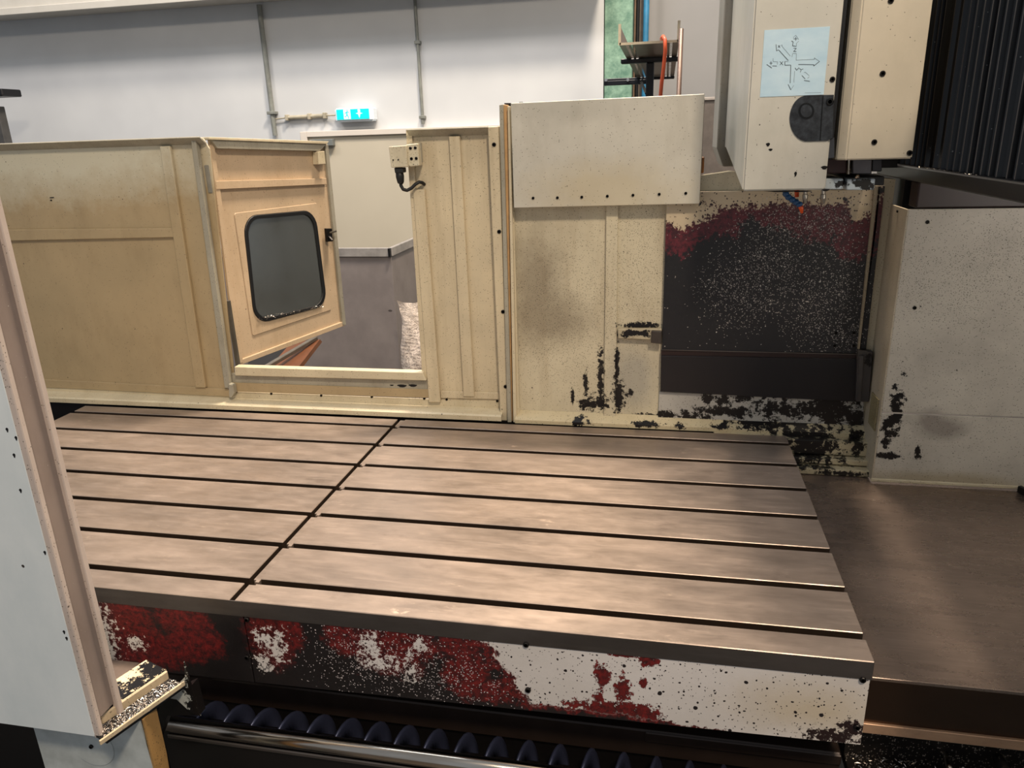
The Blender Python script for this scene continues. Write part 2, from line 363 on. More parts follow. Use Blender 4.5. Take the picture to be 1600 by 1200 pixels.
ub = solid('black_strut', (30, 34, 42), .45, .3)
st = thing('strut_frame', 'black strut stand carrying the cable tray', 'frame', (.77, 1.72, .7))
YS = 2.08; q0 = PY(970, 88, YS); q1 = PY(1060, 82, YS); q2 = PY(970, 99.5, YS)
box('crossbar', ub, st, q0.x, q1.x, YS, YS+.04, q2.z, zt_-.002, .003)
u0 = PY(1010, 98, YS); u1 = PY(1022, 98, YS); box('upright', ub, st, u0.x, u1.x, YS+.001, YS+.035, -.95, u0.z, .003)
YT = 3.2; q0 = PY(943.5, 122, YT); q1 = PY(1054, 116, YT)
box('rear_crossbar', ub, st, q0.x, q1.x, YT, YT+.04, PY(1000, 125, YT).z, zt_-.003, .003)
q2 = PY(943.5, 128, YT-.04); q3 = PY(1010, 126, YT-.04)
box('rear_rail', ub, st, q2.x, q3.x, YT-.04, YT-.001, PY(960, 133, YT-.04).z, PY(960, 126, YT-.04).z, .002)
for u in (947, 981):
    q = PY(u, 125, YT-.041); MB().tube([q, q+Vector((0, -.008, 0))], .008, 10).build('bolt', solid('zinc', (200, 205, 208), .3, .8), st)
MB().strip(PY(1003, 130, YT-.05), PY(1011, 148, YS+.1), .012, .02, (0, 1, 0)).build('brace', ub, st)
orm = solid('orange_cable', (214, 88, 44), .45)
pts = [PY(1034, 62, 1.72)]; ctl = [(1034, 60, 1.62), (1036, 57, 1.58), (1039, 62, 1.555), (1039.5, 80, 1.55), (1037, 105, 1.55), (1034, 128, 1.55), (1032, 150, 1.55), (1030, 185, 1.55)]
pts += [PY(*k) for k in ctl]
setp(MB().tube(pts, .0065, 10).build('extension_cord', orm, None, smooth=True), 'orange cable looped over the front edge of the cable tray', 'cable')
pp = PY(1064, 45, 1.53); setp(MB().tube([(pp.x, 1.53, -.95), (pp.x+.001, 1.53, pp.z)], .008, 12).build('support_pole', solid('bronze_pole', (112, 92, 82), .4, .5), None, smooth=True), 'thin brown pole against the right side of the cable tray', 'pole')
# ================================================================== MACHINE TABLE
P_ = .15; SL = .019; XR = 1.2115; XLFT = -1.2286; YN = -.081; YF = .955; GAP = .026
tb = thing('machine_table', 'large steel milling machine table with seven T-slots and peeling painted front', 'machine table', (0, .4, -.25))
ys = [YN] + sum([[i*P_-SL, i*P_] for i in range(7)], []) + [YF]
for k in range(8):
    a, b = ys[2*k], ys[2*k+1]
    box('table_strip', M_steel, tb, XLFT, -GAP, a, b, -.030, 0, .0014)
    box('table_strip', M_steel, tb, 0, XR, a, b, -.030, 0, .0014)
    box('joint_ledge', M_steel, tb, -GAP+.009, -.001, a, b, -.03, -.0036, .0006)
slotm = solid('slot_shade_steel', (64, 50, 40), .5, .5)  # dark tone paints the shade inside the slots onto the steel side faces
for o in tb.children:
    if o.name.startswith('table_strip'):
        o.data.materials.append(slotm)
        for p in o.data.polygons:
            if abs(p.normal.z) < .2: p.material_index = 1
for k in range(7):
    box('slot_end', M_steel, tb, -.010, -.001, k*P_-.008, k*P_, -.03, -.0036, .0006)
box('table_body', soot, tb, XLFT, XR-.004, YN+.03, YF-.01, -.17, -.045)
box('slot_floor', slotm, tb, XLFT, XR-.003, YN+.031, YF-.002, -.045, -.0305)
box('front_rail', M_edge, tb, XLFT, XR, YN, YN+.03, -.038, -.0305, .001)
box('front_rail', M_edge, tb, XLFT, XR-.001, YN-.0004, YN+.002, -.038, -.002)
# painted apron
YA = YN-.0
m = M('peeling_apron_paint', .5)
n_big = m.math('MULTIPLY', m.math('SUBTRACT', m.noise(22, 7, .7), .5), 1.0)
n_fine = m.math('MULTIPLY', m.math('SUBTRACT', m.noise(75, 6, .75), .5), 1.0)
white = m.mix(m.ramp(m.noise(4, 4), .3, .7), (206, 198, 190), (222, 214, 208))
white = m.mix(m.ramp(m.math('ADD', m.blobs(bl(YA, (1270, 1110, 190, 60))), m.math('MULTIPLY', n_big, .6)), 0, .9, 0, .6), white, (186, 164, 122))
spk = m.math('ADD', m.dots(110, .2, .3), m.math('ADD', m.dots(45, .14, .15), m.dots(240, .22, .22)), clamp=True)
white = m.mix(spk, white, (28, 20, 22))
redc = m.mix(m.ramp(n_fine, -.1, .15), (48, 8, 10), (126, 26, 24))
base = m.mix(m.noise(30), (15, 11, 12), (26, 18, 18))
redmask = m.math('ADD', m.blobs(bl(YA, (185, 985, 75, 70), (285, 965, 55, 55), (230, 1010, 90, 40), (300, 1005, 60, 40), (425, 1000, 55, 55), (455, 985, 24, 50), (540, 1000, 40, 40), (610, 1010, 95, 60), (640, 1000, 60, 60), (720, 1005, 50, 45), (730, 1055, 55, 45), (770, 1080, 55, 26), (700, 990, 30, 18))), m.math('ADD', m.math('MULTIPLY', n_big, 1.3), m.math('MULTIPLY', n_fine, .7)))
base = m.mix(m.ramp(redmask, .10, .45), base, redc)
wf = m.math('ADD', m.blobs(bl(YA, (145, 975, 40, 75), (165, 1010, 25, 40), (210, 1005, 22, 16), (412, 1000, 22, 24), (432, 1010, 20, 34), (412, 1036, 18, 20), (577, 1012, 22, 36), (655, 1010, 15, 20), (640, 1022, 11, 9), (592, 1036, 44, 17), (640, 1048, 16, 24))), m.math('ADD', m.math('MULTIPLY', n_big, 1.0), m.math('MULTIPLY', n_fine, 6.0)))
base = m.mix(m.ramp(wf, .50, .54), base, white)
fl = m.math('MULTIPLY', m.dots(330, .36, m.ramp(m.blobs(bl(YA, (600, 1030, 170, 90), (700, 1060, 160, 60))), 0, .8, .0, .32)), 1.0); base = m.mix(fl, base, (196, 184, 182))
A = m.math('MULTIPLY', m.half(PY(700, 960, YA), PY(820, 1120, YA)), 14.0)      # right of the slanting border
Bz = m.math('MULTIPLY', m.half(PY(770, 1090, YA), PY(1040, 1136, YA)), 34.0)
Bz2 = m.math('MULTIPLY', m.half(PY(1000, 1128, YA), PY(1345, 1168, YA)), 34.0)
Bm = m.math('MAXIMUM', Bz, m.math('SUBTRACT', Bz2, 0.0)); Bm = m.math('MINIMUM', m.math('ADD', Bz, .0), 99.0)
reg = m.math('MINIMUM', A, m.math('MAXIMUM', Bz, Bz2))
reg2 = m.math('ADD', reg, m.math('ADD', m.math('MULTIPLY', n_big, 1.6), m.math('MULTIPLY', n_fine, 1.4)))
holes = m.math('ADD', m.blobs(bl(YA, (940, 1058, 14, 22), (972, 1078, 16, 24), (1010, 1033, 18, 10), (975, 1022, 40, 6), (1005, 1068, 8, 9), (960, 1108, 70, 16), (1000, 1118, 40, 14), (935, 1092, 12, 10), (800, 1096, 30, 9), (860, 1110, 60, 8))), m.math('ADD', m.math('MULTIPLY', n_big, 2.0), m.math('MULTIPLY', n_fine, 3.4)))
low = m.ramp(m.math('ADD', m.blobs(bl(YA, (1300, 1150, 60, 16), (1330, 1140, 26, 18))), m.math('MULTIPLY', n_fine, 5.5)), .28, .33)
base = m.mix(m.ramp(reg2, .0, .25), base, redc)
wmask = m.ramp(reg2, .35, .45)
base = m.mix(wmask, base, white)
base = m.mix(m.math('MULTIPLY', m.ramp(holes, .2, .26), wmask), base, redc)
base = m.mix(m.math('MULTIPLY', m.ramp(m.math('ABSOLUTE', m.math('SUBTRACT', holes, .2)), .03, .02), wmask), base, (30, 18, 20))
base = m.mix(m.math('MULTIPLY', low, wmask), base, (34, 14, 12))
m.col(base); m.rough(m.ramp(m.noise(10), .3, .7, .35, .55)); m.bump(reg2, .15, .002)
za = -.038
def apron(x0, x1, zl0, zl1):
    MB().prism([(x0, YA+.001, za), (x1, YA+.001, za), (x1, YA+.001, zl1), (x0, YA+.001, zl0)], (0, .03, 0)).build('painted_apron', m.m, tb, .001)
xs = PY(386, 1000, YA).x
apron(XLFT, xs-.0012, -.215, -.205); apron(xs+.0012, XR-.003, -.205, -.183)
def screw(parent, p, r=.005, n=(0, -1, 0), mt=None, name='screw'):
    n = Vector(n).normalized(); p = Vector(p); mb = MB()
    mb.tube([p - n*.004, p + n*.0022, p + n*.0034, p+n*.0034, p + n*.0010], [r, r, r*.8, r*.5, r*.45], 10)
    return mb.build(name, mt or dark_screw, parent)
for u, v in ((822, 1007), (825, 1078), (1350, 1062), (1341, 1136), (386, 968), (386, 1027)):
    screw(tb, PY(u, v, YA) if u < 1300 else PY(u-2, v, YA), .006)
# bed below the table
box_bed = thing('machine_bed', 'dark oily machine bed under the table front', 'machine bed', (0, .4, -.95))
bedm = M('oily_bed', .35, .4); bedm.col(bedm.mix(bedm.noise(12), (44, 34, 29), (66, 53, 46)))
box('bed_casting', soot, box_bed, -2.0, 1.2, .03, .9, -.95, -.20)
box('guide_way', bedm.m, box_bed, -1.4, 1.20, -.008, .03, -.34, -.275, .003)
box('guide_way_cap', bedm.m, box_bed, PY(1008, 1150, -.012).x, 1.20, -.0128, -.0085, -.300, -.276, .002)
box('rear_sheet', soot, box_bed, -2.3, 1.0, .985, .995, -.95, -.002)
box('lower_bed', soot, box_bed, -1.4, 1.2, .0, .029, -.95, -.341)
# ================================================================== AUGER
ag = thing('chip_auger', 'steel chip auger with dark spiral flights and shiny lip tube below the table', 'auger', (.4, -.06, -.45))
ax0, ax1 = -.24, 1.19; ay, az, ar = -.066, -.352, .052
def rodz(u, v): return PY(u, v, -.125)
ra, rb = rodz(262, 1130), rodz(880, 1208); rdir = (rb-ra); slope = rdir.z/rdir.x
chrome = M('worn_chrome', .16, 1.0); chrome.col(chrome.mix(chrome.ramp(chrome.noise(30, 5, .6, (.1, 1, 1)), .3, .7), (150, 132, 112), (205, 196, 184)))
MB().tube([(ra.x-.005, -.125, ra.z), (ra.x, -.125, ra.z), (1.2, -.125, ra.z)], [.008, .0172, .0172], 24).build('lip_tube', chrome.m, ag, smooth=True)
box('lip_rail', M_edge, ag, ra.x, 1.2, -.135, -.128, ra.z-.032, ra.z-.022, .002)
box('trough_wall', soot, ag, ra.x-.02, 1.2, -.127, -.123, ra.z-.25, ra.z-.02)
MB().tube([(ax0, ay, az), (ax1, ay, az)], .014, 12).build('shaft', soot, ag, smooth=True)
fm = M('auger_steel', .3, .5); fm.col(fm.mix(fm.noise(15), (44, 47, 64), (70, 74, 98)))
pitch = .0655; turns = int((ax1-ax0)/pitch); K = 20; x00 = PY(431, 1118, -.08).x
x00 -= math.ceil((x00-ax0)/pitch)*pitch
for t_ in range(turns+1):
    v = []; f = []
    for k in range(K+1):
        a = 2*math.pi*k/K; x = x00 + pitch*(t_ + k/K) 
        ca, sa = math.cos(a), math.sin(a)
        for (r, dx) in ((.012, -.004), (ar-.004, -.0042), (ar, -.0015), (ar, .0015), (ar-.004, .0042), (.012, .004)): v.append((x+dx, ay-r*ca, az+r*sa))
    for k in range(K):
        for q in range(6): f.append((6*k+q, 6*k+(q+1) % 6, 6*k+6+(q+1) % 6, 6*k+6+q))
    MB().add(v, f).build('spiral_flight', fm.m, ag, smooth=True)
# ================================================================== WAY COVER (right)
ZC = -.09
wc = thing('way_cover', 'brown steel telescopic way cover right of the table', 'way cover', (1.7, .4, -.25))
MB().box(1.2125, 2.6, .40, .995, ZC-.012, ZC).build('cover_sheet', M_cover, wc, .001)
MB().box(1.2125, 2.6, -.012, .42, ZC-.004, ZC+.004).build('cover_sheet', M_cover, wc, .001)
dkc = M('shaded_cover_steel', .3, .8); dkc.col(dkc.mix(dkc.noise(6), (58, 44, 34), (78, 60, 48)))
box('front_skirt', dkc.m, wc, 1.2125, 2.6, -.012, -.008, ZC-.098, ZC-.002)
box('wiper_strip', steel('wiper_strip_steel', (196, 158, 128), .4, .5, .1), wc, 1.2125, 2.6, -.018, -.006, ZC-.12, ZC-.098, .001)
q = PZ(1585, 764, ZC)
MB().strip((q.x, .835, ZC+.012), (q.x+.06, .70, ZC+.012), .012, .02, (0, 0, 1)).build('side_strip', soot, wc, .002)
# chips and bed parts right below the cover
lb = thing('chip_pan', 'black chip pan littered with bright chips below the way cover', 'chip pan', (1.5, .1, -.5))
cpm = M('chip_littered_iron', .4, .3); dd = cpm.dots(260, .30, .4); cpm.col(cpm.mix(dd, cpm.mix(cpm.noise(20), (16, 13, 12), (36, 30, 26)), (150, 138, 128)))
box('pan_floor', cpm.m, lb, 1.2125, 2.6, -.06, .5, -.32, -.30)
box('pan_back', cpm.m, lb, 1.2125, 2.6, .02, .03, -.30, -.22)
box('front_lip', cpm.m, lb, 1.2125, 2.6, -.08, -.06, -.40, -.29, .003)
a = PZ(1470, 1160, -.27); b = PZ(1488, 1215, -.27)
MB().tube([a, b], .006, 12).build('chrome_rod', chrome.m, lb, smooth=True)
setp(MB().tube([PZ(1560, 1184, -.24), PZ(1578, 1225, -.24)], [.011, .011], 14).build('painted_pipe', paint('chipped_pipe_paint', (200, 188, 160), chips=[(PZ(1566, 1195, -.24), .05, .05)]), lb, smooth=True), 'chipped cream pipe')
def flakes(name, mt, n, sampler, size, parent=None):
    v = []; f = []
    for i in range(n):
        p = Vector(sampler()); s_ = size*random.uniform(.4, 1.3)
        R_ = Euler((random.uniform(-.7, .7), random.uniform(-.7, .7), random.uniform(0, 6.3))).to_matrix()
        L = s_*random.uniform(1, 2.4); c = len(v)
        for q in ((-L, -s_*.4, 0), (0, -s_*.5, s_*.5), (L, 0, 0), (0, s_*.5, s_*.3)): v.append(p + R_ @ Vector(q))
        f += [(c, c+1, c+2, c+3)]
    o = MB().add(v, f).build(name, mt, parent); o['kind'] = 'stuff'; return o
chipm = M('aluminium_chips', .25, 1.0); chipm.col((206, 196, 186)); chipm = chipm.m
flakes('metal_chips', chipm, 1500, lambda: (random.uniform(1.22, 1.75), random.uniform(-.06, .06), -.2985+random.random()*.003), .0022, lb)
flakes('metal_chips', chipm, 120, lambda: (random.uniform(1.25, 2.0), random.uniform(0, .83), ZC+.005), .0011, wc)
# ================================================================== LEFT PIT
pt_ = thing('chip_pit', 'black recess left of the table speckled with chips', 'chip pan', (-1.6, .5, -.3))
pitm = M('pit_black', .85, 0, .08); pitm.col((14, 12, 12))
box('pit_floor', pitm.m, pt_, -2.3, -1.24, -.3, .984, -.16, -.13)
flakes('metal_chips', chipm, 160, lambda: (random.uniform(-1.8, -1.25), random.uniform(.3, .95), -.128), .0016, pt_)
# ================================================================== LEFT GUARD
YG = 1.02
lg = thing('guard_panel', 'tan sheet metal guard panel with stiffeners behind the table left half', 'guard panel', (-1.3, YG, 0))
pan('sheet', M_tan, lg, [(-260, 236), (306, 219), (356, 612), (-260, 588)], YG, .004)
MB().prism([(-2.2, 1.02, .893), (-2.2, .985, .914), (-2.2, .988, .918), (-2.2, 1.024, .898)], (2.2+PY(311, 216, .985).x, 0, 0)).build('top_flange', M_flange, lg, .001)
pan('stiffener', M_tan, lg, [(249, 229), (265, 228), (321, 606), (305, 606)], YG-.014, .0135, .002)
pan('stiffener', M_tan, lg, [(-260, 364), (-5, 359), (270, 356.5), (272, 371), (-5, 377), (-260, 381)], YG-.012, .0115, .002)
pan('stiffener', M_tan, lg, [(-8, 380), (4, 380), (53, 594), (38, 594)], YG-.012, .0115, .002)
pan('end_post', M_flange, lg, [(298, 218), (305, 216), (360, 606), (351, 606)], YG-.020, .0195, .001)
pan('end_post', M_tan, lg, [(306, 214), (317, 216), (327, 232), (368, 606), (360, 608)], YG+.005, .006, .001)
pan('bottom_rail', M_tan, lg, [(38, 592), (150, 597), (358, 608), (360, 620), (150, 609), (38, 604)], YG-.006, .0055, .001)
pan('bottom_rail', M_tan, lg, [(-260, 575), (40, 588), (40, 600), (-260, 590)], YG-.006, .0055, .001)
MB().tube([PY(78, 309, YG-.001), PY(84, 308.5, YG-.001)], .0015, 6).build('scratch_mark', black, lg); MB().tube([PY(79, 313, YG-.001), PY(81, 313, YG-.001)], .0025, 6).build('scratch_mark', black, lg)
# hinge column in the gap
hg = MB()
box('hinge', solid('hinge_grey', (150, 146, 134), .4, .4), lg, PY(322, 268, 1.03).x, PY(329, 268, 1.03).x, 1.022, 1.038, PY(325, 302, 1.03).z, PY(325, 258, 1.03).z, .002)
pan('hinge', solid('hinge_dark', (80, 74, 64), .5), lg, [(352, 470), (358, 470), (374, 572), (368, 572)], 1.03, .01, .001)
# tray below guards
xt0, xt1 = -2.3, PY(783, 645, .968).x
tr = thing('drip_tray', 'long sloping cream drip tray along the back edge of the table', 'drip tray', (-.7, 1.0, 0))
MB().prism([(xt0, 1.0195, .052), (xt0, 1.0195, .030), (xt0, 1.005, .027), (xt0, .972, .0235), (xt0, .9665, .019), (xt0, .9665, .0035), (xt0, .9695, .0035), (xt0, .9695, .0175), (xt0, 1.006, .022), (xt0, 1.0235, .024), (xt0, 1.0235, .052)], (xt1-xt0, 0, 0)).build('tray_body', M_tray, tr)
for u, v in ((80, 602), (148, 604.5), (218, 607), (290, 609.5), (351, 612), (369, 612.5), (424, 615), (502, 618), (581, 620), (663, 622.5), (698, 624), (777, 626.5)):
    screw(tr, PY(u, v, 1.0195), .0042)
# sill under the door opening
sl = thing('door_sill', 'cream sill bar with dirty panel below the door opening', 'sill', (-.3, YG, 0.05))
pan('sill_bar', M_tray, sl, [(366, 573), (660, 582), (666, 595), (367, 587)], YG-.022, .03, .002)
pan('lower_panel', M_flange, sl, [(362, 583), (668, 592), (673, 614), (364, 604)], YG-.003, .004)
pan('lower_rail', M_tan, sl, [(362, 598), (672, 609), (673, 622), (364, 612)], YG-.008, .0075, .001)
pan('end_bracket', M_flange, sl, [(357, 600), (364, 602), (366, 614), (361, 622), (358, 620)], YG-.030, .02, .001)
for u, v, r1 in ((628, 603, 9), (645, 602.5, 8), (612, 602, 4)):
    q = PY(u, v, YG-.0035); MB().prism([q + Vector((r1*.0018*math.cos(a)*(1+.3*math.sin(3*a)), 0, r1*.0006*math.sin(a))) for a in [i*.6 for i in range(10)]], (0, .001, 0)).build('bare_patch', black, sl)
# ------------------------------------------------------------------ right hand guard panel
M_rg = paint('ribbed_guard_enamel', (202, 187, 157), .05, .16, (120, 96, 60), .5, stretch=(1.5, 1, .12))
rg = thing('guard_panel', 'ribbed cream guard panel standing right of the open door', 'guard panel', (.2, YG, 0))
pan('sheet', M_rg, rg, [(636, 207), (786, 200), (790, 640), (672, 625)], YG, .004)
MB().prism([(PY(634, 205, .985).x, 1.02, .893), (PY(634, 205, .985).x, .985, .914), (PY(634, 205, .985).x, .988, .918), (PY(634, 205, .985).x, 1.024, .898)], (PY(762, 200, .985).x-PY(634, 205, .985).x, 0, 0)).build('top_flange', M_flange, rg, .001)
pan('edge_strip', M_rg, rg, [(634, 204), (643, 204), (672, 592), (660, 592)], YG-.008, .0075, .001)
pan('rib', M_rg, rg, [(645, 296), (663, 296), (688, 629), (670, 629)], YG-.014, .0135, .002)
pan('rib', M_rg, rg, [(701, 213), (718, 212.5), (741, 620), (724, 620)], YG-.013, .0125, .002)
pan('edge_post', M_rg, rg, [(762, 198), (779, 197), (795, 658), (782, 658)], YG-.028, .0275, .002)
pan('bottom_rail', M_rg, rg, [(688, 611), (782, 614), (783, 624), (689, 622)], YG-.007, .0065, .001)
for u, v in ((772, 226), (780, 362), (786, 487), (790, 604)): screw(rg, PY(u, v, YG-.028), .0062)
# post between guard and splash wall
fp = thing('frame_post', 'narrow vertical frame post between ribbed guard and splash wall', 'post', (.36, 1, 0))
pan('post_web', M_flange, fp, [(780, 164), (786, 163), (799, 660), (793, 660)], YG-.04, .03, .001)
pan('post_flange', solid('orange_stained_paint', (206, 164, 112), .5), fp, [(786, 163), (793, 164), (801, 660), (797, 660)], YG-.030, .02, .001)
pan('post_edge', M_tray, fp, [(793, 166), (797, 166), (807, 660), (802, 660)], YG-.045, .035, .001)
pan('post_gap', soot, fp, [(788, 161), (806, 161), (812, 660), (800, 660)], YG-.008, .006)
# ------------------------------------------------------------------ interlock switch
sw = thing('interlock_switch', 'cream interlock switch box with black plug hanging on the ribbed guard', 'switch', PY(632, 267, .95))
M_sw = paint('switch_enamel', (200, 190, 164), .05, .3, (110, 92, 64), .4)
pan('box_body', M_sw, sw, [(607, 229), (634, 227), (637, 261), (611, 262)], .955, .055, .002)
pan('mount_plate', M_sw, sw, [(634, 226), (652, 224), (655, 259), (637, 261)], .965, .03, .002)
pan('back_plate', M_flange, sw, [(638, 225), (657, 223), (659, 254), (640, 256)], .992, .014, .001)
for u, v in ((641.5, 231.5), (649, 231), (643, 248), (650.5, 247.5)): screw(sw, PY(u, v, .965), .0045)
for u, v in ((614.5, 250), (622.5, 249.5)): screw(sw, PY(u, v, .955), .0022)
pan('plug_collar', rubber, sw, [(615.5, 262), (629.5, 262), (630, 270), (617, 271)], .962, .03, .002)
MB().tube([PY(624, 268, .975), PY(625, 276, .975), PY(626, 284, .975), PY(626, 287, .975)], [.0115, .0125, .0105, .008], 16).build('plug', rubber, sw, smooth=True)
pts = []
ctl = [(626, 285, .975), (626.5, 290, .975), (630, 296, .975), (636, 297.5, .98), (643, 294, .985), (649, 288, .99), (655, 284.5, .995), (660, 285.5, 1.005), (663, 288, 1.02)]
for i in range(len(ctl)-1):
    for s_ in (0, .5): pts.append(PY(*[ctl[i][k]*(1-s_)+ctl[i+1][k]*s_ for k in range(3)]))
pts.append(PY(*ctl[-1])); MB().tube(pts, .0052, 12).build('cable', rubber, sw, smooth=True)
# ================================================================== OPEN DOOR
H0 = Vector((PY(340, 400, YG+.03).x-.0, YG+.03, 0)); fe = PZ(538, 510, .14)
ddir = Vector((fe.x-H0.x, fe.y-H0.y, 0)).normalized(); dn = Vector((ddir.y, -ddir.x, 0))     # normal towards the viewer side
def D(u, v, off=0.0): return hit(u, v, H0 + dn*off, dn)
def dpan(name, mt, par, px, off, depth, bevel=0.0): return MB().prism([D(u, v, off) for u, v in px], -dn*depth).build(name, mt, par, bevel)
dr = thing('access_door', 'peach sheet metal access door swung open with rounded black framed window', 'door', (H0.x, H0.y, .15))
# door leaf as ring of four pieces around the window hole is hidden by the gasket: build one sheet with a real hole
out = [D(327, 216), D(511, 223), D(538, 508), D(373, 571)]
win_px = [(384, 343), (487, 334), (505, 474), (400, 500)]
hole = rrect([D(u, v) for u, v in win_px], 6, .16)
def ring(outer, inner, off, depth, name, mt, par, bevel=0):
    # outer: 4 corners, inner: rounded loop of 4*(n+1) points in the order TL, TR, BR, BL
    n = len(inner)//4; bm_v = [p + dn*off for p in outer] + [p + dn*off for p in inner]; f = []
    for c in range(4):
        seg = [4 + c*n + i for i in range(n)]
        for i in range(n-1): f.append((c, seg[i+1], seg[i]))
        nxt = 4 + ((c+1) % 4)*n
        f.append((c, (c+1) % 4, nxt, seg[-1]))
    N = len(bm_v); v = bm_v + [p - dn*depth for p in bm_v]; f2 = f + [tuple(i+N for i in reversed(q)) for q in f]
    f2 += [(i, (i+1) % 4, (i+1) % 4+N, i+N) for i in range(4)]
    K_ = len(inner); f2 += [(4+(i+1) % K_, 4+i, 4+i+N, 4+(i+1) % K_+N) for i in range(K_)]
    return MB().add(v, f2).build(name, mt, par, bevel)
ring(out, hole, 0, .003, 'door_sheet', M_door, dr)
# gasket: ring between two rounded loops
def loopring(a, b, off, depth, name, mt, par):
    K_ = len(a); v = [p + dn*off for p in a] + [p + dn*off for p in b]; N = 2*K_
    f = [(i, (i+1) % K_, K_+(i+1) % K_, K_+i) for i in range(K_)]
    v2 = v + [p - dn*depth for p in v]; f2 = f + [tuple(k+N for k in reversed(q)) for q in f]
    f2 += [(i, (i+1) % K_, (i+1) % K_+N, i+N) for i in range(K_)] + [(K_+(i+1) % K_, K_+i, K_+i+N, K_+(i+1) % K_+N) for i in range(K_)]
    return MB().add(v2, f2).build(name, mt, par, .0015)
g_out = rrect([D(u, v) for u, v in ((378, 338), (491, 328), (510, 477), (397, 507))], 6, .17)
gk = loopring(g_out, hole, .007, .012, 'window_gasket', rubber, dr)
def gs():
    i = random.random(); a = D(402+i*104, 500-i*22.5, .0075); return a + Vector((0, 0, random.uniform(-.006, .006)))
flakes('gasket_chips', chipm, 260, gs, .0020, gk)
gl = M('smoked_window_glass', .10, 0, .6); gl.col((128, 132, 130)); gl.b.inputs['Metallic'].default_value = .75; gl.rough(gl.ramp(gl.noise(8), .3, .7, .10, .24))
hi = [p*1.0 for p in hole]; MB().prism([p + dn*.002 for p in hi], -dn*.004).build('window_pane', gl.m, dr)
fo = [D(u, v) for u, v in ((365, 333), (495, 317), (517, 484), (394, 525))]
fi = rrect([D(u, v) for u, v in ((368, 336), (492, 321), (513, 482), (396, 520))], 6, .02)
wf_o = rrect(fo, 6, .02); loopring(wf_o, g_out, .003, .003, 'window_surround', M_door, dr)
dpan('top_flange', M_flange, dr, [(328, 215), (345, 216), (513, 222.5), (500, 236), (340, 232)], .022, .020, .001)
dpan('hood_cap', M_tray, dr, [(327, 214), (514, 221), (511, 225), (327, 218)], .028, .05, .001)
dpan('upper_band', M_door, dr, [(337, 283), (510, 278.5), (511, 288), (338, 296)], .012, .0115, .001)
dpan('corner_bracket', M_tray, dr, [(497, 237), (507, 236), (509, 256), (498, 257)], .03, .028, .001)
dpan('bottom_flange', M_door, dr, [(372, 564), (538, 502), (538.5, 509), (373, 571.5)], .008, .012, .001)
dpan('free_edge_flange', M_flange, dr, [(508, 226), (513, 226), (541, 508), (536, 508)], .010, .03, .001)
dpan('hinge_edge_flange', M_door, dr, [(327, 217), (334, 217), (380, 566), (372, 570)], .010, .010, .001)
la = setp(dpan('latch', dark_screw, dr, [(510, 357), (519, 357), (520, 377), (512, 378)], .022, .012, .001))
MB().tube([D(515, 364, .03), D(525, 361, .035)], .004, 8).build('latch_pin', solid('pin_steel', (120, 110, 96), .3, .8), la)
MB().tube([D(514, 370, .024), D(519, 376, .04)], .006, 8).build('latch_roller', dark_screw, la)
# ================================================================== SPLASH WALL (right of the post)
YW = 1.0
wm = dict(speck=.22, dirt=(130, 104, 66), dirt_amt=.42, stretch=(1.6, 1, .25), specden=bl(YW, (900, 500, 160, 130), (1000, 430, 60, 150)))
M_wall = paint('splash_wall_enamel', (198, 187, 160), .05, zones=[((104, 90, 70), .55, bl(YW, (850, 500, 90, 60), (835, 450, 60, 120))), ((150, 146, 136), .7, bl(YW, (990, 590, 50, 70)))],
    chips=bl(YW, (938, 590, 5, 45), (936, 628, 14, 14), (922, 632, 22, 9), (968, 620, 12, 24), (964, 575, 4, 40), (915, 600, 4, 22), (985, 612, 4, 5), (1003, 508, 34, 5), (1020, 652, 34, 6), (895, 620, 3, 14)), chipn=(75, .42), **wm)
sp = thing('splash_wall', 'stained cream splash wall with peeled black sliding plate behind the table right half', 'splash guard', (.9, YW, 0))
pan('sheet', M_wall, sp, [(797, 318), (1140, 268)], YW, .05) if False else MB().prism([PY(797, 318, YW), PY(1140, 268, YW), Vector((1.4405, YW, .745)), Vector((1.4405, YW, -.09)), Vector((.36, YW, -.06))], (0, .05, 0)).build('sheet', M_wall, sp)
pan('rib', M_wall, sp, [(947, 318), (966, 318), (962, 655), (943, 655)], YW-.010, .0095, .002)
pan('left_edge', M_tray, sp, [(797, 330), (803, 330), (812, 664), (806, 664)], YW-.012, .0115, .001)
# bottom ledge steps
Mled = paint('ledge_enamel', (190, 176, 144), .05, .2, (120, 92, 50), .4, chips=bl(.96, (905, 661, 16, 6), (1010, 665, 20, 4), (1065, 668, 10, 4), (1125, 668, 12, 4), (1180, 670, 30, 6), (1262, 690, 55, 34), (1262, 740, 36, 16), (1300, 722, 60, 4), (1335, 737, 22, 4), (1335, 690, 12, 22), (1200, 665, 60, 7)), chipn=(70, .45))
xw0 = PY(808, 665, YW).x; xw1 = 1.438
MB().prism([(xw0, YW-.0005, .034), (xw0, YW-.0005, .0), (xw0, .965, -.0), (xw0, .965, .012)], (xw1-xw0, 0, 0)).build('sloping_ledge', Mled, sp)
xq = 1.205
box('lower_step', Mled, sp, 1.0, xw1, .930, .999, -.045, -.0005, .002)
box('lower_step', Mled, sp, 1.0, xw1, .905, .999, -.065, -.048, .002)
box('lower_step', Mled, sp, 1.0, xw1, .880, .999, -.0885, -.069, .002)
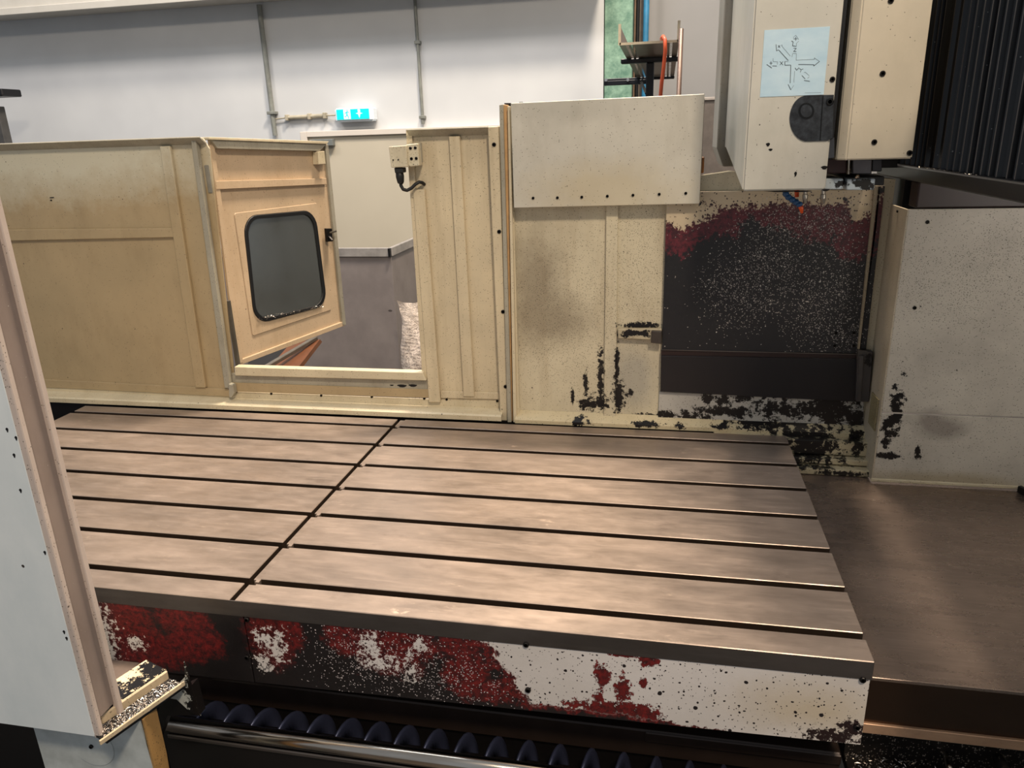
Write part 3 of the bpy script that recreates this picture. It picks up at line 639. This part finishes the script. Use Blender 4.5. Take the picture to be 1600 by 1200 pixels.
# peeled plate
YP = .985
m = M('peeled_plate_paint', .45)
nb = m.math('MULTIPLY', m.math('SUBTRACT', m.noise(20, 8, .75), .5), 1.0); nf = m.math('MULTIPLY', m.math('SUBTRACT', m.noise(90, 6, .7), .5), 1.0)
cr = m.mix(m.noise(6), (186, 168, 140), (198, 182, 154)); cr = m.mix(m.dots(170, .3, .25), cr, (66, 56, 50))
mar = m.mix(m.ramp(nf, -.1, .12), (52, 16, 24), (96, 30, 40)); blk = m.mix(m.noise(8), (15, 15, 18), (26, 24, 27))
def line_pts(lst):      # lowest of several half planes -> piecewise border; lst = pixel polyline
    out = None
    for (a, b) in zip(lst[:-1], lst[1:]):
        h = m.half(PY(*a, YP), PY(*b, YP))
    return h
cm = m.math('ADD', m.blobs(bl(YP, (1062, 345, 22, 14), (1065, 330, 60, 22), (1150, 300, 130, 26), (1250, 290, 140, 30), (1345, 315, 26, 24), (1340, 335, 15, 12), (1300, 295, 60, 25))), m.math('ADD', m.math('MULTIPLY', nb, 1.4), m.math('MULTIPLY', nf, 2.4)))
rm_ = m.math('ADD', m.blobs(bl(YP, (1060, 375, 40, 28), (1105, 345, 60, 34), (1150, 325, 60, 28), (1230, 330, 90, 26), (1290, 340, 70, 44), (1355, 350, 36, 50), (1335, 375, 36, 30), (1060, 340, 40, 50), (1200, 300, 200, 36))), m.math('ADD', m.math('MULTIPLY', nb, 1.8), m.math('MULTIPLY', nf, 1.6)))
c_ = m.mix(m.ramp(rm_, .06, .2), blk, mar); c_ = m.mix(m.ramp(cm, .12, .17), c_, cr)
den = m.ramp(m.math('ADD', m.blobs(bl(YP, (1200, 420, 110, 90), (1290, 470, 90, 110), (1160, 450, 90, 80), (1250, 350, 130, 60), (1320, 520, 50, 50))), m.math('MULTIPLY', nb, .7)), 0, .75, .02, .8)
c_ = m.mix(m.dots(260, .30, den), c_, (150, 142, 136)); c_ = m.mix(m.dots(130, .17, m.math('MULTIPLY', den, .35)), c_, (188, 182, 174))
m.col(c_); m.rough(m.ramp(nb, -.2, .2, .4, .5)); m.bump(cm, .2, .002); M_peel = m.m
sp_plate = pan('slide_plate', M_peel, sp, [(1042, 300), (1378, 296), (1343, 552), (1034, 547)], YP, .0145, .001)
slick = M('oiled_black_plate', .3, .2); slick.col(slick.mix(slick.noise(5), (20, 19, 22), (34, 31, 34))); slick = slick.m
pan('lower_plate', slick, sp, [(1033, 556), (1342, 561), (1338, 628), (1032, 612)], YP-.004, .018, .0012)
pan('plate_groove', solid('brown_groove', (46, 30, 28), .4, .3), sp, [(1033, 548), (1343, 553), (1343, 561), (1033, 556)], YP+.001, .012)
box('groove_edge', M_edge, sp, PY(1034, 547, YP).x, PY(1343, 552, YP).x, YP-.003, YP+.001, PY(1190, 550, YP).z-.001, PY(1190, 550, YP).z+.0015)
pan('plate_edge_rail', paint('edge_rail_enamel', (150, 138, 116), speck=.35), sp, [(1367, 290), (1373, 290), (1343, 550), (1340, 549)], YP-.010, .012, .001)
pan('plate_side', M_peel, sp, [(1373, 290), (1383, 290), (1353, 548), (1344, 549)], YP, .014, .001)
for u, v in ((1047, 585), (1304, 540), (1334, 540), (1334, 520), (1306, 520)): screw(sp, PY(u, v, YP), .005)
# wiper block bottom right of plate
pan('wiper_clamp', paint('clamp_enamel', (70, 66, 64), chips=bl(YP, (1354, 555, 14, 12))), sp, [(1341, 547), (1364, 549), (1358, 628), (1338, 628)], YP-.022, .02, .002)
pan('wiper_blade', solid('wiper_grey', (86, 82, 80), .4, .5), sp, [(1343, 556), (1350, 556), (1345, 627), (1340, 627)], YP-.030, .01, .001)
# clamp left of plate
hm = paint('handle_enamel', (176, 164, 138), chips=bl(.98, (990, 522, 26, 6)), chipn=(60, .4))
hd = pan('slide_handle', hm, sp, [(965, 514), (1034, 514), (1033, 532), (966, 529)], .98, .018, .002)
pan('handle_knob', solid('knob_steel', (76, 70, 64), .4, .5), hd, [(1018, 517), (1034, 518), (1034, 538), (1017, 536)], .970, .012, .002)
# lower painted band with flaking below the plate
Mband = paint('flaking_band_enamel', (172, 168, 160), .05, .2, (120, 110, 96), .4, chips=bl(YP, (1035, 650, 50, 6), (1085, 652, 30, 9), (1150, 645, 50, 10), (1240, 640, 70, 18), (1300, 645, 60, 24), (1330, 650, 30, 18), (1105, 625, 9, 9), (1092, 642, 8, 7), (1130, 625, 12, 10), (1160, 622, 20, 7)), chipn=(75, .5))
pan('lower_band', Mband, sp, [(1030, 612), (1350, 626), (1349, 669), (1028, 653)], YP+.008, .006, .001)
# ================================================================== UPPER BOX
YB = .955
ub_ = thing('cover_box', 'off-white sheet metal cover box mounted high on the splash wall', 'cover box', (.65, 1.1, .69))
M_box = paint('off_white_enamel', (194, 189, 176), .05, .08, (120, 108, 84), .32, zones=[((186, 168, 128), .5, bl(YB, (950, 300, 170, 60))), ((160, 156, 144), .4, bl(YB, (880, 170, 90, 30)))])
pan('front_sheet', M_box, ub_, [(798, 161), (1101, 146.5), (1093, 318.5), (803, 325)], YB, .004, .0015)
q0 = PY(799, 160, YB); q1 = PY(1101, 146.5, YB)
box('top_edge', solid('raw_yellow_edge', (206, 176, 128), .5), ub_, q0.x, q1.x, YB+.001, YB+.03, q1.z-.010, q1.z-.004, .001)
box('box_body', M_flange, ub_, q0.x+.01, q1.x-.008, YB+.004, 1.30, .70, q1.z-.012, .002)
box('side_edge', black, ub_, q1.x-.006, q1.x+.001, YB+.006, 1.02, .70, q1.z-.012, .001)
for u, v in ((833, 309.5), (871, 309), (909, 308), (949, 306.5), (989, 305), (1030, 303.5), (1071.5, 302)): screw(ub_, PY(u, v, YB), .0042)
for u, v in ((814, 157), (1086, 143)):
    q = PY(u, v+1, YB+.02); screw(ub_, (q.x, YB+.02, q1.z-.004), .006, (0, 0, 1))
q = PY(1098, 248, 1.0); box('amber_block', solid('amber_plastic', (150, 96, 40), .4), ub_, q.x-.002, q.x+.006, 1.03, 1.06, .77, .815, .002)
# ================================================================== RIGHT SIDE PANEL
YR = .85
M_rp = paint('grey_cream_enamel', (192, 184, 170), .05, .26, (120, 112, 100), .35, stretch=(1, 1, 1), specden=bl(YR, (1500, 440, 150, 90), (1560, 420, 120, 90)),
    chips=bl(YR, (1400, 640, 10, 46), (1393, 665, 14, 26), (1402, 620, 14, 8), (1390, 712, 20, 5), (1434, 708, 5, 12), (1384, 690, 7, 12)), chipn=(75, .42),
    zones=[((98, 86, 82), .6, bl(YR, (1470, 668, 55, 26), (1455, 660, 30, 30))), ((150, 132, 98), .6, bl(YR, (1470, 750, 200, 18)))])
rp = thing('column_cover', 'speckled grey cream column cover panel at the right above the way cover', 'machine cover', (1.8, .9, -.09))
xc = PY(1362, 753, YR).x
box('front_sheet', M_rp, rp, xc+.002, 2.8, YR, YR+.004, PY(1500, 648, YR).z, PY(1422, 327, YR).z, .001)
box('front_sheet', M_rp, rp, xc+.002, 2.8, YR+.0006, YR+.004, ZC+.006, PY(1500, 650, YR).z-.0012, .001)
sidem = paint('side_return_enamel', (188, 176, 154), .06, .3, (120, 96, 52), .5)
box('side_return', sidem, rp, xc-.002, xc+.002, YR, .999, ZC+.006, PY(1422, 327, YR).z, .001)
box('side_recess', paint('recess_enamel', (150, 138, 104), speck=.8, dirt_amt=.9), rp, xc-.006, xc-.002, YR+.02, YR+.09, .06, .155, .001)
box('bottom_bead', M_tray, rp, xc-.004, 2.8, YR-.004, YR+.002, ZC+.004, ZC+.014, .002)
q = PY(1382, 600, .9)
for u, v in ((1449, 347), (1429, 481)): screw(rp, PY(u, v, YR), .005)
screw(rp, PX(1403, 330, xc-.002), .004, (-1, 0, 0))
# dark void above the panel
vo = thing('slide_carriage', 'dark slide carriage in shadow above the speckled column cover', 'machine slide', (1.9, 1.1, .68))
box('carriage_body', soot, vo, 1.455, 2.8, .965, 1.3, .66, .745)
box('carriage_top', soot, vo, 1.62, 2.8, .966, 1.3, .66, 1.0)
redb = solid('dark_red_iron', (42, 20, 18), .45)
box('red_face', redb, vo, 1.46, 2.8, .862, .93, PY(1422, 327, YR).z+.001, .745, .003)
# ================================================================== BELLOWS
by0, by1 = .05, .95; XB = 1.45
bw = thing('bellows_cover', 'black pleated bellows way cover hanging at the upper right', 'bellows', (1.55, .5, .78))
bm_ = M('bellows_fabric', .30, 0, .45); bm_.col(bm_.mix(bm_.noise(25, 5, .6, (1, 1, .3)), (12, 12, 14), (30, 30, 34))); bm_.col(bm_.mix(bm_.dots(90, .09, .2), bm_.mix(bm_.noise(25), (9, 9, 11), (17, 17, 20)), (110, 110, 110))); bm_.bump(bm_.noise(10, 3, .5, (1, 1, .3)), .35, .006)
ridge_m = solid('worn_pleat_ridge', (78, 74, 72), .4)
tips = []
for x_ in (355, 405, 450, 545, 630, 705, 775, 850, 930, 1000, 1080, 1170, 1255, 1370, 1460, 1590):
    u = 1380 + x_/7.27; tips.append(PX(u, 267 + (u-1430)*.205, XB).y)
tips = [tips[0] + .045*k_ for k_ in range(9, 0, -1)] + tips
while tips[-1] > by0: tips.append(tips[-1] - .034)
for k in range(len(tips)-1):
    y1, y0 = tips[k], tips[k+1]; w_ = y1-y0; z0, z1 = .784, 1.25
    sec = [(XB, y0), (XB+.001, y0+.0022), (XB+.010, y0+w_*.16), (XB+.020, y0+w_*.38), (XB+.024, y0+w_*.55), (XB+.020, y0+w_*.72), (XB+.010, y0+w_*.88), (XB+.001, y1-.0022), (XB, y1), (XB+.05, y1), (XB+.05, y0)]
    pl_ = MB().prism([(x, y, z0) for x, y in sec], (0, 0, z1-z0)).build('pleat', bm_.m, bw)
    pl_.data.materials.append(ridge_m)
    for i_ in (2, 9): pl_.data.polygons[i_].material_index = 1

box('inner_frame', black, bw, XB+.07, XB+1.1, by0, by1, .784, 1.25)  # body widened out of view so that it shades the right panel
rl = thing('bellows_rail', 'black steel rail running under the pleated bellows', 'rail', (1.5, .5, .75))
railm = solid('rail_black', (34, 34, 36), .35, .4)
MB().box(XB-.010, XB+.07, by0, 1.20, .748, .782).build('rail_bar', railm, rl, .003)
MB().box(XB+.0705, XB+.16, by0, .92, .755, .775).build('rail_flange', soot, rl, .002)
flakes('metal_chips', chipm, 60, lambda: (XB-.004+random.random()*.003, random.uniform(.45, .85), .783), .0018, rl)
# ================================================================== SPINDLE HEAD
YH = .65
M_head = paint('head_enamel', (202, 198, 186), .04, .03, (150, 140, 118), .25)
hd_ = thing('headstock', 'cream spindle head cover with axis arrow plate and black lever recess', 'spindle head', (1.1, .9, .74))
zb_ = PY(1160, 299, YH).z; xh0 = PY(1160, 299, YH).x; xh1 = PY(1291, 290, YH).x-.001
zside = PX(1134, 232, xh0).z; ZT = 2.7
MB().prism([(xh0, YH, zb_), (xh0, YH, ZT), (xh0, 1.30, ZT), (xh0, 1.30, zside), (xh0, 1.25, zside)], (xh1-xh0, 0, 0)).build('cover_shell', M_head, hd_, .004, seg=2)
q = PY(1120, 231, 1.30)
MB().prism([(xh0-.002, 1.302, .775), (q.x, 1.302, q.z), (q.x, 1.302, ZT), (xh0+.1, 1.302, ZT), (xh0+.1, 1.302, .775)], (0, .25, 0)).build('rear_housing', paint('rear_housing_enamel', (158, 152, 142), .04, .05), hd_, .003)
# axis plate
yp = YH-.0012
ap = M('axis_plate_aluminium', .28, .1); ap.col(ap.mix(ap.ramp(ap.noise(9, 4, .6, (1, 1, 2)), .3, .7), (188, 218, 234), (214, 236, 246)))
A0, A1, A2, A3 = [PY(u, v, yp) for u, v in ((1195, 47.5), (1297, 41), (1287, 147.5), (1187, 152))]
pl_x0, pl_x1 = (A0.x+A3.x)/2, (A1.x+A2.x)/2; pl_z0, pl_z1 = (A2.z+A3.z)/2, (A0.z+A1.z)/2
axp = box('axis_plate', ap.m, hd_, pl_x0, pl_x1, yp, YH-.0001, pl_z0, pl_z1)
ink = solid('engraved_grey', (78, 92, 100), .5); inkl = solid('engraved_light', (128, 146, 156), .5)
def U(x, y):   # zoom-crop coordinates (840x1200 of 140x200 px at 1180,30) -> world on plate
    return PY(1180 + x/6.0, 30 + y/6.0, yp-.0002)
def stroke(segs, w, mt, name):
    for s_ in segs:
        mb = MB()
        for a, b in zip(s_[:-1], s_[1:]): mb.strip(U(*a), U(*b), w, .0004, (0, -1, 0))
        mb.build(name, mt, axp)
stroke([[(405, 424), (550, 426), (548, 440), (603, 396)], [(220, 288), (310, 388)], [(196, 236), (200, 298)], [(200, 298), (218, 286)], [(328, 600), (334, 430), (278, 432), (278, 396)], [(308, 610), (334, 662)], [(108, 424), (156, 458)], [(162, 438), (202, 438)], [(438, 528), (468, 560)], [(458, 574), (512, 582)], [(374, 456), (388, 478), (412, 454)], [(340, 204), (356, 212), (350, 250), (386, 254)]], .0013, ink, 'axis_arrow')
stroke([[(384, 384), (556, 376), (554, 362), (603, 396)], [(384, 384), (386, 322), (352, 322), (344, 354)], [(248, 250), (330, 346)], [(278, 396), (312, 396)], [(362, 594), (370, 486)], [(334, 662), (362, 620)], [(168, 366), (168, 398), (210, 400), (206, 424)], [(456, 500), (470, 496), (506, 530)], [(490, 555), (506, 540)], [(362, 190), (360, 168), (380, 150), (408, 190)], [(386, 254), (386, 226), (410, 204)]], .0008, inkl, 'axis_arrow')
def letter(ch, cx_, cy_, s_, name='axis_letter'):
    g = {'X': [[(-1, -1), (1, 1)], [(-1, 1), (1, -1)]], 'Z': [[(-1, -1), (1, -1), (-1, 1), (1, 1)]], 'Y': [[(-1, -1), (0, 0), (1, -1)], [(0, 0), (0, 1)]], '+': [[(-1, 0), (1, 0)], [(0, -1), (0, 1)]], "'": [[(0, -1), (0, -.3)]]}[ch]
    stroke([[(cx_+a*s_, cy_+b*s_*1.2) for a, b in sg] for sg in g], .0012, ink, name)
letter('X', 246, 413, 14); letter('Z', 373, 288, 13); letter('X', 224, 256, 9); letter("'", 250, 254, 12); letter('+', 380, 184, 14); letter('+', 148, 412, 14)
stroke([[(414, 462), (432, 474), (450, 466)], [(432, 474), (422, 498)]], .0011, ink, 'axis_letter')
stroke([[(465, 690), (618, 688)]], .0006, inkl, 'small_print')
# black lever recess
yb = YH-.003
def arc(cx_, cy_, rx, ry, a0, a1, n): return [(cx_+rx*math.cos(math.radians(a0+(a1-a0)*i/n)), cy_+ry*math.sin(math.radians(a0+(a1-a0)*i/n))) for i in range(n+1)]
lev = M('worn_black_casting', .4, .3); lev.col(lev.mix(lev.ramp(lev.noise(60, 6, .7), .35, .7), (26, 29, 33), (62, 66, 72)))
lp = pan('lever_recess', lev.m, hd_, [(1303, 148), (1301, 216), (1292, 220), (1258, 221)] + arc(1261, 185, 27, 36, 100, 262, 14) + [(1262, 149)], yb, .0028, .0005)
ringm = solid('ring_black', (16, 17, 19), .35, .4)
MB().add([PY(1260+12.5*math.cos(a), 173.5+13*math.sin(a), yb-.001) for a in [i*math.pi/12 for i in range(24)]] + [PY(1260+9.5*math.cos(a), 173.5+10*math.sin(a), yb-.001) for a in [i*math.pi/12 for i in range(24)]], [(i, (i+1) % 24, 24+(i+1) % 24, 24+i) for i in range(24)]).build('lever_ring', ringm, lp)
pan('lever_boss', lev.m, lp, arc(1260, 173.5, 9.3, 10, 0, 345, 20), yb-.0022, .002, .0004)
MB().strip(PY(1286, 150, yb-.001), PY(1281.5, 219, yb-.001), .0022, .0008, (0, -1, 0)).build('recess_groove', ringm, lp)
screw(lp, PY(1296.5, 159, yb), .0085, mt=ringm); screw(hd_, PY(1300.5, 124, YH), .006)
cpx = bl(YH, (1200, 226, 3, 3), (1204, 234, 3, 2), (1288, 262, 5, 3), (1243, 272, 2, 4), (1224, 299, 26, 1.2), (1252, 299, 16, 1.2), (1290, 297, 6, 2))
for p, rx, rz in cpx: MB().prism([(p.x+rx*math.cos(a)*(1+.3*math.sin(3*a)), YH-.0006, p.z+rz*math.sin(a)) for a in [i*2*math.pi/9 for i in range(9)]], (0, .0005, 0)).build('paint_chip', dark_screw, hd_)
# gap strip and second cover
box('gap_cover', black, hd_, xh1+.001, xh1+.012, YH+.02, 1.2, PY(1295, 250, YH).z, ZT, .001)
pan('gap_step', solid('step_grey', (66, 68, 74), .4, .3), hd_, [(1294, 222), (1304, 214), (1304, 247), (1292, 248)], YH+.012, .02, .001)
x2 = PY(1304.5, 248, YH+.02).x; x3 = PY(1425, 248, YH).x; z2 = PY(1360, 249.5, YH).z
rc = thing('ram_cover', 'tall cream ram cover with black screws between spindle head and bellows', 'machine cover', ((x2+x3)/2, .8, z2))
x2b = PY(1322, 249, YH).x
MB().prism([(x2+.002, YH+.02, z2), (x2b, YH, z2), (x3, YH, z2), (x3, .98, z2), (x2+.002, .98, z2)], (0, 0, ZT-z2)).build('cover_shell', paint('ram_cover_enamel', (204, 193, 172), .04, .02, (160, 148, 118), .2), rc, .003, seg=2)
for u, v in ((1392, 1), (1379, 115), (1366, 222), (1421, 239)): screw(rc, PY(u, v, YH), .0062)
# blocks below
sb = thing('spindle_slide', 'painted steel slide blocks exposed under the spindle head covers', 'machine slide', (1.28, .8, .72))
pan('red_block', solid('dark_red_paint', (62, 30, 30), .5), sb, [(1293, 248), (1323, 248), (1323, 271), (1292, 271)], .72, .2, .002)
pan('steel_block', solid('block_grey', (104, 102, 108), .4, .6), sb, [(1332, 249), (1363, 249), (1362, 272), (1332, 272)], .72, .2, .002)
pan('steel_block', solid('block_grey_dark', (72, 72, 78), .4, .6), sb, [(1363, 249), (1379, 249), (1378, 268), (1362, 268)], .74, .2, .002)
MB().tube([PY(1327, 250, .71), PY(1326, 272, .71)], .004, 10).build('guide_rod', chrome.m, sb)
MB().tube([PY(1339.5, 273, .70), PY(1339.5, 278, .70)], [.004, .0065], 10).build('grease_nipple', chrome.m, sb, smooth=True)
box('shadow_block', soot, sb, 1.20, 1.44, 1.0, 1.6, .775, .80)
chb = paint('chipped_blue_grey_enamel', (176, 188, 196), .05, .1, chips=bl(.70, (1312, 287, 9, 5), (1342, 288, 24, 7), (1356, 288, 12, 8)), chipn=(60, .5))
pan('scraper_plate', chb, sb, [(1290, 279), (1318, 279), (1317, 296), (1288, 296)], .70, .12, .002)
pan('scraper_plate', chb, sb, [(1324, 280), (1368, 279), (1366, 297), (1323, 297)], .70, .12, .002)
pan('scraper_plate', black, sb, [(1318, 276), (1382, 275), (1381, 290), (1318, 290)], .73, .3, .002)
# coolant nozzles
cn = thing('coolant_nozzle', 'blue segmented coolant hose with orange tip under the spindle head', 'nozzle', PY(1240, 300, .8))
blm = solid('nozzle_blue', (22, 72, 120), .35); orm2 = solid('nozzle_orange', (226, 84, 24), .4)
for (u, v) in ((1228, 303), (1232, 308), (1238, 312), (1244, 316), (1249, 319.5)):
    MB().tube([PY(u-3.4, v-2.4, .8), PY(u, v, .8), PY(u+3.0, v+2.2, .8)], [.006, .0085, .0060], 12).build('segment', blm, cn, smooth=True)
MB().tube([PY(1250, 321, .8), PY(1252, 326, .8), PY(1253, 333, .8)], [.0065, .0055, .0032], 12).build('tip', orm2, cn, smooth=True)
MB().tube([PY(1226, 296, .8), PY(1227, 303, .8)], .006, 12).build('hose_root', blm, cn)
c2 = thing('coolant_nozzle', 'small orange nozzle right of the blue coolant hose', 'nozzle', PY(1245, 300, .82))
MB().tube([PY(1245, 297, .82), PY(1245, 308, .82)], [.006, .005], 12).build('tip', orm2, c2, smooth=True)
for u in (1258, 1286):
    c3 = thing('hose_fitting', 'steel fitting under the spindle head, nearer the orange nozzle' if u == 1258 else 'steel fitting under the right end of the spindle head', 'fitting', PY(u, 300, .8))
    MB().tube([PY(u, 296, .8), PY(u, 303, .8), PY(u, 304, .8), PY(u, 310, .8), PY(u, 318, .8)], [.005, .005, .007, .007, .004], 12).build('stem', solid('fitting_steel', (160, 152, 140), .3, .7), c3)
# ================================================================== FRONT DOOR (left foreground)
YD = -.35
fd = thing('sliding_door', 'pale grey foreground sliding door with channelled edge at the left', 'door', (-.4, YD, -.18))
fdm = M('pale_door_enamel', .45, 0, .4); fdm.col(fdm.mix(fdm.dots(28, .09, .25), fdm.mix(fdm.ramp(fdm.noise(7, 6, .65, (1, 1, .6)), .3, .7), (206, 214, 216), (224, 229, 229)), (58, 52, 50))); fdm = fdm.m
pk = paint('pinkish_edge_enamel', (196, 180, 170), .05, .25, (120, 104, 92), .3)
zdb = PY(160, 1153, YD).z; xd = PY(158, 1153, YD).x
zt3 = 1.15
# face sheet stops short of the cream edge strip; edge profile in plan
e = .0125
MB().box(-1.2, xd-e, YD, YD+.003, zdb, zt3).build('face_sheet', fdm, fd, .001)
MB().box(xd-e, xd, YD-.0008, YD+.010, zdb-.002, zt3).build('front_edge', pk, fd, .0015)
chm = paint('channel_enamel', (140, 126, 118), .05, .2, (90, 76, 60), .4, speckcol=(190, 180, 170))
MB().box(xd-.012, xd-.008, YD+.010, YD+.052, zdb+.030, zt3).build('channel_web', chm, fd)
MB().box(xd-.012, xd-.0005, YD+.052, YD+.064, zdb+.004, zt3).build('rear_edge', pk, fd, .0015)
MB().box(-1.2, xd-.012, YD+.060, YD+.064, zdb+.02, zt3).build('back_sheet', fdm, fd)
for (u, v) in ((11, 672), (25, 685), (22, 712), (70, 864), (100, 988), (104, 998), (32, 767)):
    p = PY(u, v, YD-.0004)
    if p.x < xd-.002: MB().prism([p + Vector((.0022*math.cos(a)*(1+.4*math.sin(3*a)), 0, .004*math.sin(a))) for a in [i*.7 for i in range(9)]], (0, .0004, 0)).build('paint_chip', black, fd)
# rail under the door
ZR = -.10
r0, r1_ = PZ(166, 1151, ZR), PZ(289, 1064, ZR); w0, w1 = PZ(178, 1110, ZR), PZ(287, 1034, ZR); 
dirr = (r1_-r0).normalized(); nr = Vector((-dirr.y, dirr.x, 0))
gr = thing('door_rail', 'chip filled guide rail with peeling paint under the sliding door', 'rail', (-.1, -.28, -.2))
ecm = paint('rail_cream_enamel', (206, 186, 154), .05, .15)
r00 = r0 - dirr*.012
def rbar(name, mt, o0, o1, z0, z1, s0=0, s1=0, bev=.001):
    a = r00 + nr*o0 + dirr*s0; b = r1_ + nr*o0 + dirr*s1; a2 = r00 + nr*o1 + dirr*s0; b2 = r1_ + nr*o1 + dirr*s1
    return MB().prism([(a.x, a.y, z0), (b.x, b.y, z0), (b2.x, b2.y, z0), (a2.x, a2.y, z0)], (0, 0, z1-z0)).build(name, mt, gr, bev)
wid = (w1 - r1_).dot(nr)
rbar('outer_lip', ecm, 0, .004, ZR-.010, ZR)
rbar('channel_floor', black, .004, wid, ZR-.018, ZR-.014, s0=.012, bev=0)
pm = paint('peeling_rail_paint', (222, 202, 168), .04, .06, chips=[(PZ(u, v, ZR+.006), rx, .1) for u, v, rx in ((270, 1026, .045), (250, 1034, .042), (232, 1046, .034), (216, 1060, .030), (200, 1078, .022), (255, 1052, .012), (190, 1096, .010))], chipn=(60, .9))
w2 = (PZ(250, 1022, ZR) - r1_).dot(nr)
rbar('inner_lip', ecm, wid, wid+.006, ZR-.018, ZR+.004, s0=.012, bev=.002)
rbar('rail_top', pm, wid+.006, w2+.006, ZR-.018, ZR+.004, s0=.012, s1=.002, bev=.002)
def chip_spot():
    s_, t_ = random.random()*.97+.02, random.random()**1.3
    return r0 + (r1_-r0)*s_ + nr*(.005+(wid-.006)*t_) + Vector((0, 0, -.0135+.009*(1-t_)*random.random()))
flakes('metal_chips', chipm, 2600, chip_spot, .0012, gr)
e1_ = r1_ + nr*(w2+.006)
MB().prism([PY(258, 1090, -.205), PY(289, 1058, -.205), PY(287, 1033, -.205), PY(313, 1119, -.205), PY(300, 1115, -.205), PY(276, 1093, -.205)], (0, .003, 0)).build('end_skirt', paint('skirt_enamel', (190, 192, 184), chips=[(PY(303, 1100, -.205), .02, .07), (PY(292, 1045, -.205), .012, .02)], chipn=(60, .5)), gr)
# brown shelf behind the rail
box('rear_shelf', solid('shelf_brown', (104, 88, 76), .5), gr, -.60, e1_.x-.06, -.25, -.12, -.16, -.15, .002)
# support housing below
hz = thing('rail_support', 'pale grey support housing with round inspection disc under the door rail', 'machine housing', (-.15, -.3, -.95))
sxr = PY(217, 1112, -.30).x; sxl = PY(62, 1170, -.30).x
hm_ = solid('pale_housing', (186, 192, 190), .45)
MB().prism([(sxl, -.30, -.95), (sxl, -.30, ZR-.020), (sxr-.004, -.30, ZR-.020), (PY(238, 1200, -.30).x-.0, -.30, PY(238, 1200, -.30).z), (PY(252, 1300, -.3).x, -.30, -.95)], (0, .004, 0)).build('front_plate', hm_, hz)
q = PY(143, 1166, -.3015)
MB().prism([q + Vector((.0475*math.cos(a), 0, .0475*math.sin(a))) for a in [i*2*math.pi/40 for i in range(40)]], (0, .0015, 0)).build('inspection_disc', hm_, hz, .0008)
screw(hz, PY(143, 1166, -.3018), .0042)
och = paint('ochre_stained_enamel', (176, 138, 86), .06, .4, (110, 76, 40), .5)
pA = PY(217, 1112, -.30)
MB().prism([(pA.x, -.298, ZR-.019), (pA.x+.004, -.298, ZR-.019), (PY(238, 1200, -.3).x+.004, -.298, PY(238, 1200, -.3).z), (PY(252, 1300, -.3).x+.004, -.298, -.5), (PY(238, 1200, -.3).x, -.298, -.5)], (0, .036, 0)).build('side_flange', och, hz)
MB().prism([PY(250, 1092, -.20), PY(300, 1070, -.20), PY(312, 1118, -.2), PY(262, 1118, -.2), PY(246, 1160, -.2), PY(262, 1230, -.2), PY(230, 1230, -.2)], (0, .02, 0)).build('inner_plate', soot, hz)


# assumed twin of the left door, added out of frame to shade the right side
shade_door = thing('sliding_door', 'unseen pale grey door added at the right to cast shade, modelled on the left one', 'door', (1.9, YD, -.18))
box('face_sheet', fdm, shade_door, 1.385, 2.8, YD, YD+.003, -.95, 1.85, .001)
box('front_edge', pk, shade_door, 1.375, 1.387, YD, YD+.06, -.95, 1.85, .0015)
